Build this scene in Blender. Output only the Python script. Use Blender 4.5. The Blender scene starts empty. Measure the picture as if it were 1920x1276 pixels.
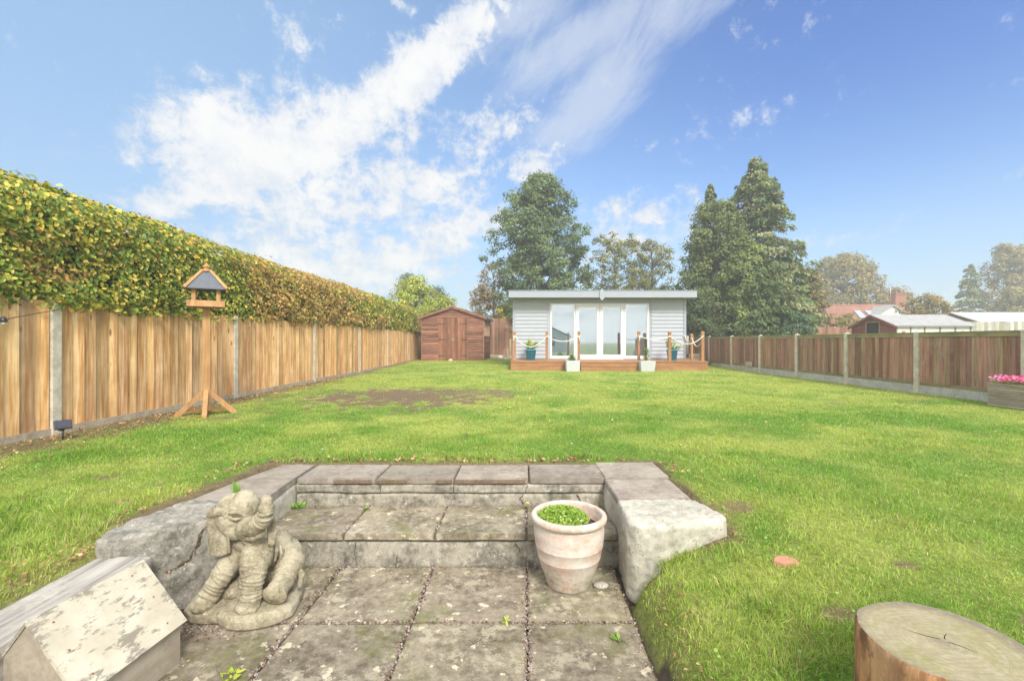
import bpy, bmesh, math, random
import numpy as np
from mathutils import Vector, Matrix
PI = math.pi
random.seed(7); RS = np.random.RandomState(11)
SC = bpy.context.scene
COL = SC.collection
F = 860.0; EYE = 1.04
PZ = -0.43                                   # patio level, the lawn is z = 0

# ------------------------------------------------------------------ helpers
def P(px, py, Y):                            # a point of the photograph at a surveyed distance
    return Vector(((px-960)/F*Y, Y, EYE-(py-639)/F*Y))
def link(o, parent=None):
    COL.objects.link(o)
    if parent is not None: o.parent = parent
    return o
def tag(o, label=None, cat=None, group=None, kind=None):
    if label: o['label'] = label
    if cat: o['category'] = cat
    if group: o['group'] = group
    if kind: o['kind'] = kind
    return o
def thing(name, label, cat, loc=(0,0,0), rz=0, group=None):
    o = bpy.data.objects.new(name, None); o.empty_display_size = .1
    o.location = loc; o.rotation_euler = (0,0,rz)
    link(o); return tag(o, label, cat, group)
def dup(root, loc, rz=0, label=None, cat=None):
    r = root.copy(); COL.objects.link(r); r.location = loc; r.rotation_euler = (0,0,rz)
    if label: r['label'] = label
    if cat: r['category'] = cat
    for ch in list(root.children):
        c = ch.copy(); COL.objects.link(c); c.parent = r
        for g in list(ch.children):
            d = g.copy(); COL.objects.link(d); d.parent = c
    return r

class MB:
    """collects faces with a colour per face; build() links ONE mesh object"""
    def __init__(s): s.v=[]; s.f=[]; s.c=[]; s.sm=[]
    def add(s, vs, fs, col=(1,1,1), rnd=None, smooth=False):
        b=len(s.v); s.v += [tuple(v) for v in vs]
        r = random.random() if rnd is None else rnd
        for f in fs:
            s.f.append(tuple(b+i for i in f)); s.c.append((col[0],col[1],col[2],r)); s.sm.append(smooth)
        return s
    def box(s, a, b, col=(1,1,1), rnd=None, M=None, bev=0.0):
        x0,y0,z0=a; x1,y1,z1=b
        if bev>0:
            bm=bmesh.new(); bmesh.ops.create_cube(bm,size=1)
            for v in bm.verts:
                v.co=Vector(((x0+x1)/2+v.co.x*(x1-x0),(y0+y1)/2+v.co.y*(y1-y0),(z0+z1)/2+v.co.z*(z1-z0)))
            bmesh.ops.bevel(bm,geom=bm.edges[:],offset=bev,segments=2,affect='EDGES',profile=.6)
            bm.verts.ensure_lookup_table(); bm.verts.index_update()
            vs=[v.co.copy() for v in bm.verts]; fs=[[v.index for v in f.verts] for f in bm.faces]; bm.free()
        else:
            vs=[Vector(p) for p in ((x0,y0,z0),(x1,y0,z0),(x1,y1,z0),(x0,y1,z0),(x0,y0,z1),(x1,y0,z1),(x1,y1,z1),(x0,y1,z1))]
            fs=[(0,3,2,1),(4,5,6,7),(0,1,5,4),(1,2,6,5),(2,3,7,6),(3,0,4,7)]
        if M is not None: vs=[M@v for v in vs]
        return s.add(vs,fs,col,rnd)
    def prism(s, poly, ax, a0, a1, col=(1,1,1), rnd=None, M=None):
        """poly of 2D points extruded along axis ax ('x': (y,z), 'y': (x,z), 'z': (x,y))"""
        n=len(poly)
        def mk(p,a):
            if ax=='x': return Vector((a,p[0],p[1]))
            if ax=='y': return Vector((p[0],a,p[1]))
            return Vector((p[0],p[1],a))
        vs=[mk(p,a0) for p in poly]+[mk(p,a1) for p in poly]
        if M is not None: vs=[M@v for v in vs]
        fs=[tuple(range(n))[::-1],tuple(range(n,2*n))]+[(i,(i+1)%n,n+(i+1)%n,n+i) for i in range(n)]
        return s.add(vs,fs,col,rnd)
    def lathe(s, prof, c=(0,0,0), n=32, col=(1,1,1), wob=0.0, smooth=True):
        vs=[];fs=[]
        for (r,z) in prof:
            for i in range(n):
                a=2*PI*i/n; rr=r*(1+wob*math.sin(3*a+z*9))
                vs.append((c[0]+rr*math.cos(a),c[1]+rr*math.sin(a),c[2]+z))
        m=len(prof)
        for j in range(m-1):
            for i in range(n):
                fs.append((j*n+i,j*n+(i+1)%n,(j+1)*n+(i+1)%n,(j+1)*n+i))
        fs.append(tuple(range(n))[::-1]); fs.append(tuple((m-1)*n+i for i in range(n)))
        return s.add(vs,fs,col,None,smooth)
    def tube(s, pts, rad, n=6, col=(1,1,1), rnd=None, smooth=True):
        pts=[Vector(p) for p in pts]
        if not hasattr(rad,'__len__'): rad=[rad]*len(pts)
        vs=[];fs=[]; up=Vector((0,0,1)); prev=None
        for i,p in enumerate(pts):
            d=(pts[min(i+1,len(pts)-1)]-pts[max(i-1,0)])
            if d.length<1e-9: d=Vector((0,0,1))
            d.normalize()
            if prev is None:
                u=d.cross(up)
                if u.length<1e-3: u=d.cross(Vector((1,0,0)))
            else: u=prev-d*prev.dot(d)
            u.normalize(); prev=u; w=d.cross(u)
            for k in range(n):
                a=2*PI*k/n; vs.append(p+(u*math.cos(a)+w*math.sin(a))*rad[i])
        for j in range(len(pts)-1):
            for k in range(n): fs.append((j*n+k,j*n+(k+1)%n,(j+1)*n+(k+1)%n,(j+1)*n+k))
        fs.append(tuple(range(n))[::-1]); fs.append(tuple((len(pts)-1)*n+k for k in range(n)))
        return s.add(vs,fs,col,rnd,smooth)
    def ball(s, c, r, n=10, col=(1,1,1), sc=(1,1,1), M=None):
        vs=[];fs=[]; m=max(4,n//2+1)
        for j in range(m+1):
            th=PI*j/m
            for i in range(n):
                a=2*PI*i/n
                v=Vector((math.sin(th)*math.cos(a)*sc[0]*r,math.sin(th)*math.sin(a)*sc[1]*r,math.cos(th)*sc[2]*r))
                if M is not None: v=M@v
                vs.append(Vector(c)+v)
        for j in range(m):
            for i in range(n): fs.append((j*n+i,(j+1)*n+i,(j+1)*n+(i+1)%n,j*n+(i+1)%n))
        return s.add(vs,fs,col,None,True)
    def build(s, name, mat, parent=None):
        me=bpy.data.meshes.new(name); me.from_pydata(s.v,[],s.f)
        at=me.color_attributes.new('Col','FLOAT_COLOR','CORNER')
        cn=np.array([len(f) for f in s.f]); cc=np.repeat(np.array(s.c,dtype=np.float32),cn,axis=0)
        at.data.foreach_set('color',cc.ravel())
        me.polygons.foreach_set('use_smooth',np.array(s.sm,dtype=bool))
        me.materials.append(mat); me.update()
        return link(bpy.data.objects.new(name,me),parent)

def np_mesh(name, V, Q, C, mat, parent=None, smooth=False):
    """V (n,3) vertices, Q (m,4) quads, C (n,3) a colour per vertex"""
    me=bpy.data.meshes.new(name); n=len(V); m=len(Q)
    me.vertices.add(n); me.vertices.foreach_set('co',np.ascontiguousarray(V,dtype=np.float32).ravel())
    me.loops.add(m*4); me.loops.foreach_set('vertex_index',np.ascontiguousarray(Q,dtype=np.int32).ravel())
    me.polygons.add(m); me.polygons.foreach_set('loop_start',np.arange(0,m*4,4,dtype=np.int32))
    me.polygons.foreach_set('loop_total',np.full(m,4,dtype=np.int32))
    if smooth: me.polygons.foreach_set('use_smooth',np.ones(m,dtype=bool))
    me.update(calc_edges=True)
    at=me.color_attributes.new('Col','FLOAT_COLOR','POINT')
    c4=np.ones((n,4),dtype=np.float32); c4[:,:3]=C[:,:3]
    if C.shape[1]>3: c4[:,3]=C[:,3]
    at.data.foreach_set('color',c4.ravel())
    me.materials.append(mat)
    return link(bpy.data.objects.new(name,me),parent)

def unit(a): return a/np.maximum(np.linalg.norm(a,axis=1,keepdims=True),1e-9)
def leaf_mesh(name, pos, nrm, size, col, mat, parent=None, aspect=.6, fold=.25, droop=0.0, axis=None):
    n=len(pos); pos=np.asarray(pos); nrm=unit(np.asarray(nrm)+RS.normal(0,.45,(n,3)))
    r=RS.normal(0,1,(n,3)) if axis is None else np.asarray(axis)+RS.normal(0,.35,(n,3))
    r[:,2]-=droop
    a=unit(r-nrm*np.sum(r*nrm,axis=1,keepdims=True)); b=np.cross(nrm,a)
    L=size[:,None]; W=L*aspect*.5
    base=pos-a*L*.5; tip=pos+a*L*.5
    up=nrm*W*fold
    l1=pos-a*L*.2+b*W+up; l2=pos+a*L*.2+b*W*.8+up; r1=pos-a*L*.2-b*W+up; r2=pos+a*L*.2-b*W*.8+up
    V=np.stack([base,l1,l2,tip,r2,r1],axis=1).reshape(-1,3)
    i=np.arange(n)*6
    Q=np.concatenate([np.stack([i,i+1,i+2,i+3],1),np.stack([i,i+3,i+4,i+5],1)])
    return np_mesh(name,V,Q,np.repeat(col,6,axis=0),mat,parent)

# numpy value noise
_T=np.random.RandomState(5).rand(256,256)
def vn(x,y):
    xi=np.floor(x).astype(int); yi=np.floor(y).astype(int); fx=x-xi; fy=y-yi
    fx=fx*fx*(3-2*fx); fy=fy*fy*(3-2*fy)
    g=lambda a,b:_T[a%256,b%256]
    return (g(xi,yi)*(1-fx)+g(xi+1,yi)*fx)*(1-fy)+(g(xi,yi+1)*(1-fx)+g(xi+1,yi+1)*fx)*fy
def fbm(x,y,o=4):
    s=0;a=.5;t=0
    for k in range(o):
        s=s+a*vn(x*2**k+17.3*k,y*2**k+5.1*k); t+=a; a*=.5
    return s/t
def sst(a,b,x):
    t=np.clip((x-a)/(b-a),0,1); return t*t*(3-2*t)

# ------------------------------------------------------------------ materials
class NT:
    def __init__(s,name):
        s.m=bpy.data.materials.new(name); s.m.use_nodes=True; s.t=s.m.node_tree; s.t.nodes.clear()
        s.out=s.n('ShaderNodeOutputMaterial')
    def n(s,k,**kw):
        x=s.t.nodes.new(k)
        for a,b in kw.items(): setattr(x,a,b)
        return x
    def l(s,a,b): s.t.links.new(a,b)
    def set(s,sock,val):
        if hasattr(val,'is_linked') or isinstance(val,bpy.types.NodeSocket): s.l(val,sock)
        else: sock.default_value=val
    def coords(s,kind='Object',scale=(1,1,1),off=None,rot=(0,0,0)):
        c=s.n('ShaderNodeTexCoord'); m=s.n('ShaderNodeMapping'); m.inputs['Scale'].default_value=scale
        m.inputs['Rotation'].default_value=rot
        s.l(c.outputs[kind],m.inputs['Vector'])
        if off is not None:
            s.l(off,m.inputs['Location'])
        return m.outputs[0]
    def noise(s,vec,scale,detail=4,rough=.6,dist=0.0):
        x=s.n('ShaderNodeTexNoise'); s.l(vec,x.inputs['Vector']); x.inputs['Scale'].default_value=scale
        x.inputs['Detail'].default_value=detail; x.inputs['Roughness'].default_value=rough; x.inputs['Distortion'].default_value=dist
        return x.outputs['Fac']
    def mr(s,v,a,b,c=0.0,d=1.0,smooth=False):
        x=s.n('ShaderNodeMapRange'); x.interpolation_type='SMOOTHSTEP' if smooth else 'LINEAR'
        s.l(v,x.inputs[0]); x.inputs[1].default_value=a; x.inputs[2].default_value=b; x.inputs[3].default_value=c; x.inputs[4].default_value=d
        return x.outputs[0]
    def mix(s,f,a,b,mode='MIX'):
        x=s.n('ShaderNodeMix'); x.data_type='RGBA'; x.blend_type=mode
        s.set(x.inputs[0],f); 
        for sock,v in ((x.inputs[6],a),(x.inputs[7],b)):
            if isinstance(v,(tuple,list)): sock.default_value=(v[0],v[1],v[2],1)
            else: s.l(v,sock)
        return x.outputs[2]
    def math(s,op,a,b=0.0,clamp=False):
        x=s.n('ShaderNodeMath',operation=op); x.use_clamp=clamp
        s.set(x.inputs[0],a); s.set(x.inputs[1],b); return x.outputs[0]
    def attr(s):
        return s.n('ShaderNodeAttribute',attribute_name='Col')
    def bump(s,h,strength=.3,dist=.01):
        x=s.n('ShaderNodeBump'); x.inputs['Strength'].default_value=strength; x.inputs['Distance'].default_value=dist
        s.l(h,x.inputs['Height']); return x.outputs[0]
    def bsdf(s,col,rough=.8,normal=None,metal=0.0,spec=.3):
        b=s.n('ShaderNodeBsdfPrincipled')
        if isinstance(col,(tuple,list)): b.inputs['Base Color'].default_value=(col[0],col[1],col[2],1)
        else: s.l(col,b.inputs['Base Color'])
        s.set(b.inputs['Roughness'],rough); b.inputs['Metallic'].default_value=metal
        b.inputs['Specular IOR Level'].default_value=spec
        if normal is not None: s.l(normal,b.inputs['Normal'])
        s.l(b.outputs[0],s.out.inputs[0]); return b

def m_plain(name,c,rough=.6,var=.12,scale=12,metal=0,spec=.3,bump=.1):
    t=NT(name); v=t.coords(); n=t.noise(v,scale,5,.65)
    c1=t.mix(t.mr(n,.3,.7),[x*(1-var) for x in c],[min(1,x*(1+var)) for x in c])
    c1=t.mix(1.0,c1,t.attr().outputs['Color'],'MULTIPLY')
    t.bsdf(c1,rough,t.bump(t.noise(v,scale*6,3),bump,.003),metal,spec); return t.m

def m_wood(name,c1,c2,axis='z',grain=60,rough=.75,knots=.5,stain=None,bump=.25,green=0.0):
    """long grain along axis; every board has its own offset and tint"""
    t=NT(name); at=t.attr()
    off=t.n('ShaderNodeCombineXYZ'); m=t.math('MULTIPLY',at.outputs['Alpha'],37.0)
    for i in range(3): t.l(m,off.inputs[i])
    k={'x':(.05,1,1),'y':(1,.05,1),'z':(1,1,.05)}[axis]
    v=t.coords('Object',k,off.outputs[0]); vo=t.coords('Object',(1,1,1),off.outputs[0])
    kk={'x':(.35,1,1),'y':(1,.35,1),'z':(1,1,.35)}[axis]
    n1=t.noise(v,grain,5,.6,.6); n2=t.noise(v,grain*.25,3,.5,1.2); n3=t.noise(vo,2.5,4,.6)
    g=t.math('ADD',t.math('MULTIPLY',n1,.5),t.math('MULTIPLY',n2,.5))
    c=t.mix(t.mr(g,.40,.59),c1,c2)
    c=t.mix(t.mr(n3,.35,.75,0,.55),c,[x*.62 for x in c1])
    if knots>0:
        vv=t.coords('Object',kk,off.outputs[0]); w=t.n('ShaderNodeTexVoronoi'); t.l(vv,w.inputs['Vector']); w.inputs['Scale'].default_value=5.0
        kn=t.mr(w.outputs['Distance'],.05,.11,knots,0,True); c=t.mix(kn,c,[x*.35 for x in c1])
    if stain is not None:
        c=t.mix(t.mr(t.noise(vo,5,5,.7),.5,.72,0,.8,True),c,stain)
    if green>0:
        c=t.mix(t.mr(t.noise(vo,3.2,5,.7),.45,.7,0,green,True),c,(.16,.17,.06))
    c=t.mix(1.0,c,at.outputs['Color'],'MULTIPLY')
    t.bsdf(c,rough,t.bump(n1,bump,.004),0,.25); return t.m

def m_stone(name,base,dark,light,scale=6,lichen=.4,moss=.2,rough=.92,bump=.6,speck=.5,streak=False,mossc=(.10,.12,.025),pits=False):
    t=NT(name); v=t.coords(); at=t.attr()
    n1=t.noise(v,scale,8,.7,.2); n2=t.noise(v,scale*7,6,.7); n3=t.noise(v,scale*30,3,.6)
    c=t.mix(t.mr(n1,.40,.60,0,1,True),dark,base)
    c=t.mix(t.mr(n2,.38,.70,0,.6),c,light)
    c=t.mix(t.mr(t.noise(v,scale*1.4,7,.8),.52,.68,0,.55,True),c,dark)
    c=t.mix(t.mr(n3,.55,.75,0,speck),c,[x*.45 for x in dark])
    if streak:
        vs=t.coords('Object',(1,1,.15)); c=t.mix(t.mr(t.noise(vs,9,5,.65),.52,.75,0,.6,True),c,[x*.5 for x in dark])
    if lichen>0:
        w=t.noise(v,scale*2.3,8,.78,.12)
        c=t.mix(t.mr(w,.53,.60,0,lichen,True),c,light)
        w2=t.noise(v,scale*4.2,4,.62,.15)
        c=t.mix(t.mr(w2,.62,.66,0,min(1,lichen*1.3),True),c,[min(.8,x*1.35) for x in light])
    if moss>0:
        q=t.noise(v,scale*.8,9,.8,.15); c=t.mix(t.mr(q,.50,.64,0,moss,True),c,mossc)
    if pits:
        w=t.n('ShaderNodeTexVoronoi'); t.l(v,w.inputs['Vector']); w.inputs['Scale'].default_value=42; w.inputs['Randomness'].default_value=1
        pk=t.math('MULTIPLY',t.mr(w.outputs['Distance'],.10,.20,1,0,True),t.mr(t.noise(v,7,4,.6),.5,.6,0,1,True)); c=t.mix(pk,c,(.10,.09,.07))
    c=t.mix(1.0,c,at.outputs['Color'],'MULTIPLY')
    h=t.math('ADD',t.math('MULTIPLY',n2,.6),t.math('MULTIPLY',n3,.4))
    t.bsdf(c,rough,t.bump(h,bump,.008),0,.2); return t.m

def m_leaf(name,trans=.35,rough=.5,spec=.35,gain=1.0):
    t=NT(name); at=t.attr(); g=t.mix(1.0,at.outputs['Color'],(gain,gain,gain),'MULTIPLY')
    b=t.bsdf(g,rough,None,0,spec)
    tr=t.n('ShaderNodeBsdfTranslucent'); t.l(t.mix(1.0,g,(1.15,1.1,.6),'MULTIPLY'),tr.inputs[0])
    mx=t.n('ShaderNodeMixShader'); mx.inputs[0].default_value=trans
    t.l(b.outputs[0],mx.inputs[1]); t.l(tr.outputs[0],mx.inputs[2]); t.l(mx.outputs[0],t.out.inputs[0]); return t.m

M={}
M['leaf']=m_leaf('leaf',gain=1.35); M['grassblade']=m_leaf('grass_blade',.3,.55,.25)
M['needle']=m_leaf('needle',.22,.7,.15,gain=1.8)
M['twig']=m_plain('twig_bark',(.13,.10,.07),.9,.3,20)
M['bark']=m_plain('tree_bark',(.16,.13,.10),.9,.3,9,bump=.6)
M['fence_new']=m_wood('fresh_larch_boards',(.50,.25,.085),(.86,.60,.34),'z',45,.7,.85)
M['fence_old']=m_wood('red_stained_boards',(.24,.105,.07),(.42,.235,.165),'z',50,.85,.3,(.30,.24,.18),green=.25)
M['caprail']=m_wood('mossy_cap_rail',(.30,.25,.13),(.44,.38,.22),'y',40,.9,.2,green=.8)
M['conc_post']=m_stone('concrete_post',(.64,.58,.47),(.45,.40,.31),(.70,.65,.55),9,.15,.12,speck=.15,bump=.35)
M['gravel']=m_stone('concrete_gravel_board',(.44,.38,.28),(.30,.25,.18),(.56,.50,.40),5,.1,.25,speck=.2,bump=.3)
M['gravel_light']=m_stone('pale_concrete_gravel_board',(.50,.49,.45),(.36,.35,.31),(.62,.61,.57),5,.15,.12,speck=.15,bump=.3)
M['slab']=m_stone('paving_slab',(.245,.205,.155),(.115,.092,.066),(.46,.41,.31),3.4,.62,.6,bump=.6,speck=.5,mossc=(.15,.16,.05))
M['slab_plum']=m_stone('plum_coping_slab',(.305,.265,.225),(.205,.17,.145),(.41,.37,.31),3,.25,.2,bump=.4,speck=.25)
M['riser']=m_stone('rendered_riser',(.35,.315,.25),(.13,.118,.09),(.54,.51,.44),4,.30,.2,bump=.8,speck=.7,streak=True)
M['cheek']=m_stone('pale_cast_concrete',(.52,.49,.415),(.33,.31,.25),(.64,.61,.53),3,.2,.15,bump=.7,speck=.4,pits=True,streak=True)
M['brokenedge']=m_stone('broken_slab_edge',(.21,.135,.095),(.13,.09,.06),(.32,.26,.2),9,.2,.4,bump=.9)
M['rock']=m_stone('dark_rough_concrete',(.30,.28,.24),(.13,.12,.10),(.48,.46,.40),5,.35,.12,bump=.9,speck=.8)
M['joint']=m_stone('joint_soil',(.10,.08,.055),(.05,.04,.03),(.17,.14,.10),18,.1,.5,bump=1.0)
M['statue']=m_stone('weathered_cast_stone',(.44,.39,.28),(.20,.17,.105),(.52,.47,.35),8,.35,.25,bump=.8,speck=.7)
M['deckwood']=m_wood('oiled_deck_board',(.33,.155,.07),(.46,.24,.12),'x',45,.65,.2)
M['deckpost']=m_wood('oiled_post',(.33,.16,.075),(.48,.26,.13),'z',45,.65,.2)
M['clad']=m_plain('pale_grey_cladding',(.40,.43,.48),.5,.04,3,bump=.05)
M['fascia']=m_plain('light_grey_trim',(.34,.375,.43),.5,.03,3,bump=.05)
M['soffit']=m_plain('soffit_board',(.42,.43,.44),.6,.04,3)
M['upvc']=m_plain('white_plastic_frame',(.74,.75,.76),.35,.02,3,spec=.5,bump=.02)
M['felt']=m_plain('roof_felt',(.10,.10,.105),.95,.25,8,bump=.5)
M['feltgrey']=m_plain('grey_roof_felt',(.34,.34,.345),.95,.12,5,bump=.3)
M['shedwood']=m_wood('red_brown_shiplap',(.20,.085,.055),(.40,.20,.13),'x',38,.85,.35,(.27,.15,.10))
M['sheddoor']=m_wood('red_brown_door_boards',(.21,.085,.05),(.38,.18,.11),'z',38,.85,.35,(.26,.15,.10))
M['iron']=m_plain('dark_iron',(.05,.045,.04),.6,.3,30,.6)
M['steel']=m_plain('dull_steel',(.5,.5,.5),.4,.1,30,.8)
M['rope']=m_plain('cream_rope',(.74,.72,.64),.9,.1,60,bump=.6)
M['bluepot']=m_plain('glazed_blue_pot',(.03,.42,.80),.45,.12,5,spec=.6,bump=.05)
M['greypot']=m_plain('pale_grey_planter',(.52,.54,.55),.7,.05,8)
M['soil']=m_plain('potting_soil',(.06,.045,.03),.95,.4,30,bump=1)
M['blackplastic']=m_plain('black_plastic',(.025,.025,.028),.4,.15,10,spec=.5)
M['redtile']=m_plain('red_roof_tiles',(.36,.17,.12),.9,.25,2.5,bump=.4)
M['brick']=m_plain('old_brick',(.32,.15,.10),.9,.25,9,bump=.5)
M['white']=m_plain('white_render',(.74,.74,.72),.8,.04,3)
M['tabletimber']=m_wood('orange_timber',(.42,.215,.085),(.58,.34,.155),'z',60,.6,.2)
M['slate']=m_plain('grey_slate_sheet',(.13,.145,.17),.7,.12,10,bump=.3)
M['sleeper']=m_wood('grey_weathered_timber',(.20,.18,.16),(.46,.43,.39),'y',40,.95,.1,(.55,.52,.46),bump=.9)
M['trough']=m_wood('weathered_trough_slats',(.36,.29,.22),(.54,.46,.37),'y',50,.9,.2)
M['paleply']=m_wood('pale_weathered_ply',(.38,.33,.25),(.50,.44,.34),'y',50,.9,.0,(.30,.24,.17))
def _flaky():
    t=NT('flaking_cream_paint'); v=t.coords('Object',(1,.35,1)); v1=t.coords()
    n=t.noise(v,34,8,.8,.15); n2=t.noise(v1,5,3,.6); s=t.math('ADD',t.math('MULTIPLY',n,.6),t.math('MULTIPLY',n2,.4))
    c=t.mix(t.mr(s,.505,.55,0,1,True),t.mix(t.mr(t.noise(v1,9,4),.35,.7),(.48,.435,.33),(.60,.56,.45)),(.27,.24,.19))
    w=t.n('ShaderNodeTexVoronoi'); t.l(v1,w.inputs['Vector']); w.inputs['Scale'].default_value=13
    c=t.mix(t.mr(w.outputs['Distance'],.05,.12,.75,0,True),c,(.5,.22,.08))
    t.bsdf(c,.85,t.bump(s,.5,.004)); return t.m
M['flaky']=_flaky()
def _terra():
    t=NT('limewashed_terracotta'); v=t.coords(); z=t.coords('Object',(1,1,3.5))
    n=t.noise(v,7,6,.7,.3); n2=t.noise(z,5,4,.6)
    c=t.mix(t.mr(n2,.38,.62,0,1,True),(.55,.37,.28),(.60,.50,.43))
    c=t.mix(t.mr(n,.40,.60,0,.8),c,(.66,.62,.56)); zz=t.n('ShaderNodeSeparateXYZ'); t.l(v,zz.inputs[0]); c=t.mix(t.math('MULTIPLY',t.mr(t.noise(v,11,6,.75),.42,.62,0,.75,True),t.mr(zz.outputs[2],.20,.05,0,1,True)),c,(.26,.25,.15))
    c=t.mix(t.mr(t.noise(v,50,3),.55,.75,0,.35),c,(.33,.24,.17))
    c=t.mix(t.mr(t.noise(v,4,5,.7,.4),.58,.72,0,.5,True),c,(.30,.29,.19))
    c=t.mix(1.0,c,t.attr().outputs['Color'],'MULTIPLY')
    t.bsdf(c,.85,t.bump(t.noise(z,30,4),.35,.004)); return t.m
M['terra']=_terra()
def _glass():
    t=NT('window_glass'); b=t.n('ShaderNodeBsdfGlossy'); b.inputs['Roughness'].default_value=.01; b.inputs[0].default_value=(.9,.95,1,1)
    tr=t.n('ShaderNodeBsdfTransparent'); tr.inputs[0].default_value=(.86,.9,.92,1)
    mx=t.n('ShaderNodeMixShader'); mx.inputs[0].default_value=.36
    t.l(tr.outputs[0],mx.inputs[1]); t.l(b.outputs[0],mx.inputs[2]); t.l(mx.outputs[0],t.out.inputs[0]); return t.m
M['glass']=_glass()
M['blind']=m_plain('vertical_blind',(.42,.45,.48),.8,.03,3)
M['dark']=m_plain('dark_interior',(.02,.02,.02),.9,.2,4)
def _stump(top):
    t=NT('stump_rings' if top else 'stump_bark')
    v=t.coords()
    if top:
        s=t.n('ShaderNodeSeparateXYZ'); nz=t.noise(v,4,3,.5)
        sc=t.n('ShaderNodeVectorMath',operation='LENGTH'); m2=t.n('ShaderNodeMapping'); t.l(v,m2.inputs['Vector']); m2.inputs['Scale'].default_value=(1,1,0); m2.inputs['Location'].default_value=(.015,.01,0)
        t.l(m2.outputs[0],sc.inputs[0])
        r=t.math('ADD',sc.outputs['Value'],t.math('MULTIPLY',nz,.05))
        w=t.math('SINE',t.math('MULTIPLY',r,1150.0)); w2=t.math('SINE',t.math('MULTIPLY',r,330.0))
        rr=t.math('ADD',t.math('MULTIPLY',w,.5),t.math('MULTIPLY',w2,.4))
        c=t.mix(t.mr(t.math('ADD',t.math('MULTIPLY',rr,t.mr(t.noise(v,6,4,.6),.35,.65,.15,1.0)),t.math('MULTIPLY',t.math('SUBTRACT',t.noise(v,24,8,.8),.5),3.6)),-1.4,1.4),(.24,.205,.125),(.42,.37,.235))
        c=t.mix(t.mr(t.noise(v,7,8,.8,.2),.44,.62,0,.7,True),c,(.25,.235,.09))
        c=t.mix(t.mr(sc.outputs['Value'],.0,.045,.7,0,True),c,(.20,.16,.12))
        c=t.mix(t.mr(sc.outputs['Value'],.165,.215,0,.7,True),c,(.17,.14,.11))
        c=t.mix(t.mr(t.noise(v,38,5,.75),.5,.75,0,.5),c,(.5,.46,.34))
        saw=t.noise(t.coords('Object',(1,14,1),None,(0,0,.5)),9,5,.7); c=t.mix(t.mr(saw,.5,.7,0,.35),c,(.17,.15,.11)); t.bsdf(c,.9,t.bump(t.math('ADD',t.math('MULTIPLY',rr,.12),saw),.45,.004))
    else:
        v2=t.coords('Object',(1,1,.18)); n=t.noise(v2,26,6,.7,.5); n2=t.noise(v,11,5,.65,.8)
        c=t.mix(t.mr(n,.38,.62),(.24,.105,.045),(.56,.31,.14))
        c=t.mix(t.mr(n2,.50,.60,0,.85,True),c,(.15,.075,.045)); c=t.mix(t.mr(t.noise(v,40,6,.8),.52,.66,0,.6,True),c,(.20,.12,.08))
        c=t.mix(t.mr(t.noise(v,4,4),.5,.7,0,.5),c,(.62,.44,.26))
        t.bsdf(c,.85,t.bump(n,.8,.008))
    return t.m
M['stumptop']=_stump(True); M['stumpside']=_stump(False)
def _ground():
    t=NT('lawn_soil'); at=t.attr(); v=t.coords()
    n=t.noise(v,30,6,.75); n2=t.noise(v,4,5,.6)
    k=t.mix(t.mr(n,.3,.7),(.55,.55,.5),(1.35,1.35,1.3))
    c=t.mix(1.0,at.outputs['Color'],k,'MULTIPLY')
    t.bsdf(c,.95,t.bump(n,1.0,.02)); return t.m
M['ground']=_ground()

# ------------------------------------------------------------------ the lie of the land
def edge_noise(x,y): return (fbm(x*6+3,y*6+9,3)-.5)*.09
def gz(x,y):
    """height of the ground"""
    x=np.asarray(x,float); y=np.asarray(y,float)
    z=.10*sst(14,22,y)+.010*(fbm(x*.9,y*.9,3)-.5)+.012*(fbm(x*5,y*5,3)-.5)*(y<6)
    e=edge_noise(x,y)
    # right hand bank beside the patio
    q=np.clip(x-.66-e*.5,0,9); rb=-.27*np.exp(-q/.62)-.15*np.exp(-q/(.05+.06*np.clip(2.6-y,0,1)))
    rb=rb*(1-sst(2.75,3.1,y)); z=np.where(x>.6,z+rb,z)
    # left bank above the sleeper
    lb=-.11*np.exp(-np.clip(-2.12-x,0,9)/.4)*(1-sst(2.3,2.7,y)); z=np.where(x<-1.9,z+lb,z)
    # under the top row of slabs and the cheek slabs
    under=(y<3.875+e*.5)&(y>2.9)&(x<1.20+e*.6)&(x>-2.02-(3.9-y)*.11+e*.5)
    under|=(y<3.95+e*.4)&(y>2.9)&(x>.68)&(x<1.21+e*.6)
    z=np.where(under,-.075,z)
    sunk=(y<3.62)&(x>-1.78)&(x<.82)&(y>2.5); sunk|=(y<=2.62)&(x>-1.93)&(x<.655+e*.4); sunk|=(y<=2.5)&(y>2.2)&(x>-2.10)&(x<0)
    z=np.where(sunk,-.455,z)
    return z
def is_paved(x,y):
    e=edge_noise(x,y)
    a=(y<3.885+e*.5)&(y>2.9)&(x<1.21+e*.6)&(x>-2.04-(3.9-y)*.11+e*.5)
    a|=(y<3.96+e*.4)&(y>2.9)&(x>.66)&(x<1.22+e*.6)
    a|=(y<=2.95)&(x>-1.95)&(x<.675+e*.5)
    a|=(y>2.575+np.clip(x-.83,0,1)*.26)&(y<3.05)&(x>.6)&(x<1.29)                 # concrete block, right
    a|=(y>2.05)&(y<3.0)&(x<-1.6)&(x>-2.02-.22*sst(2.1,2.9,y))           # rock, left
    a|=(y<2.5)&(x>-2.17)&(x<-1.8)
    return a
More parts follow.
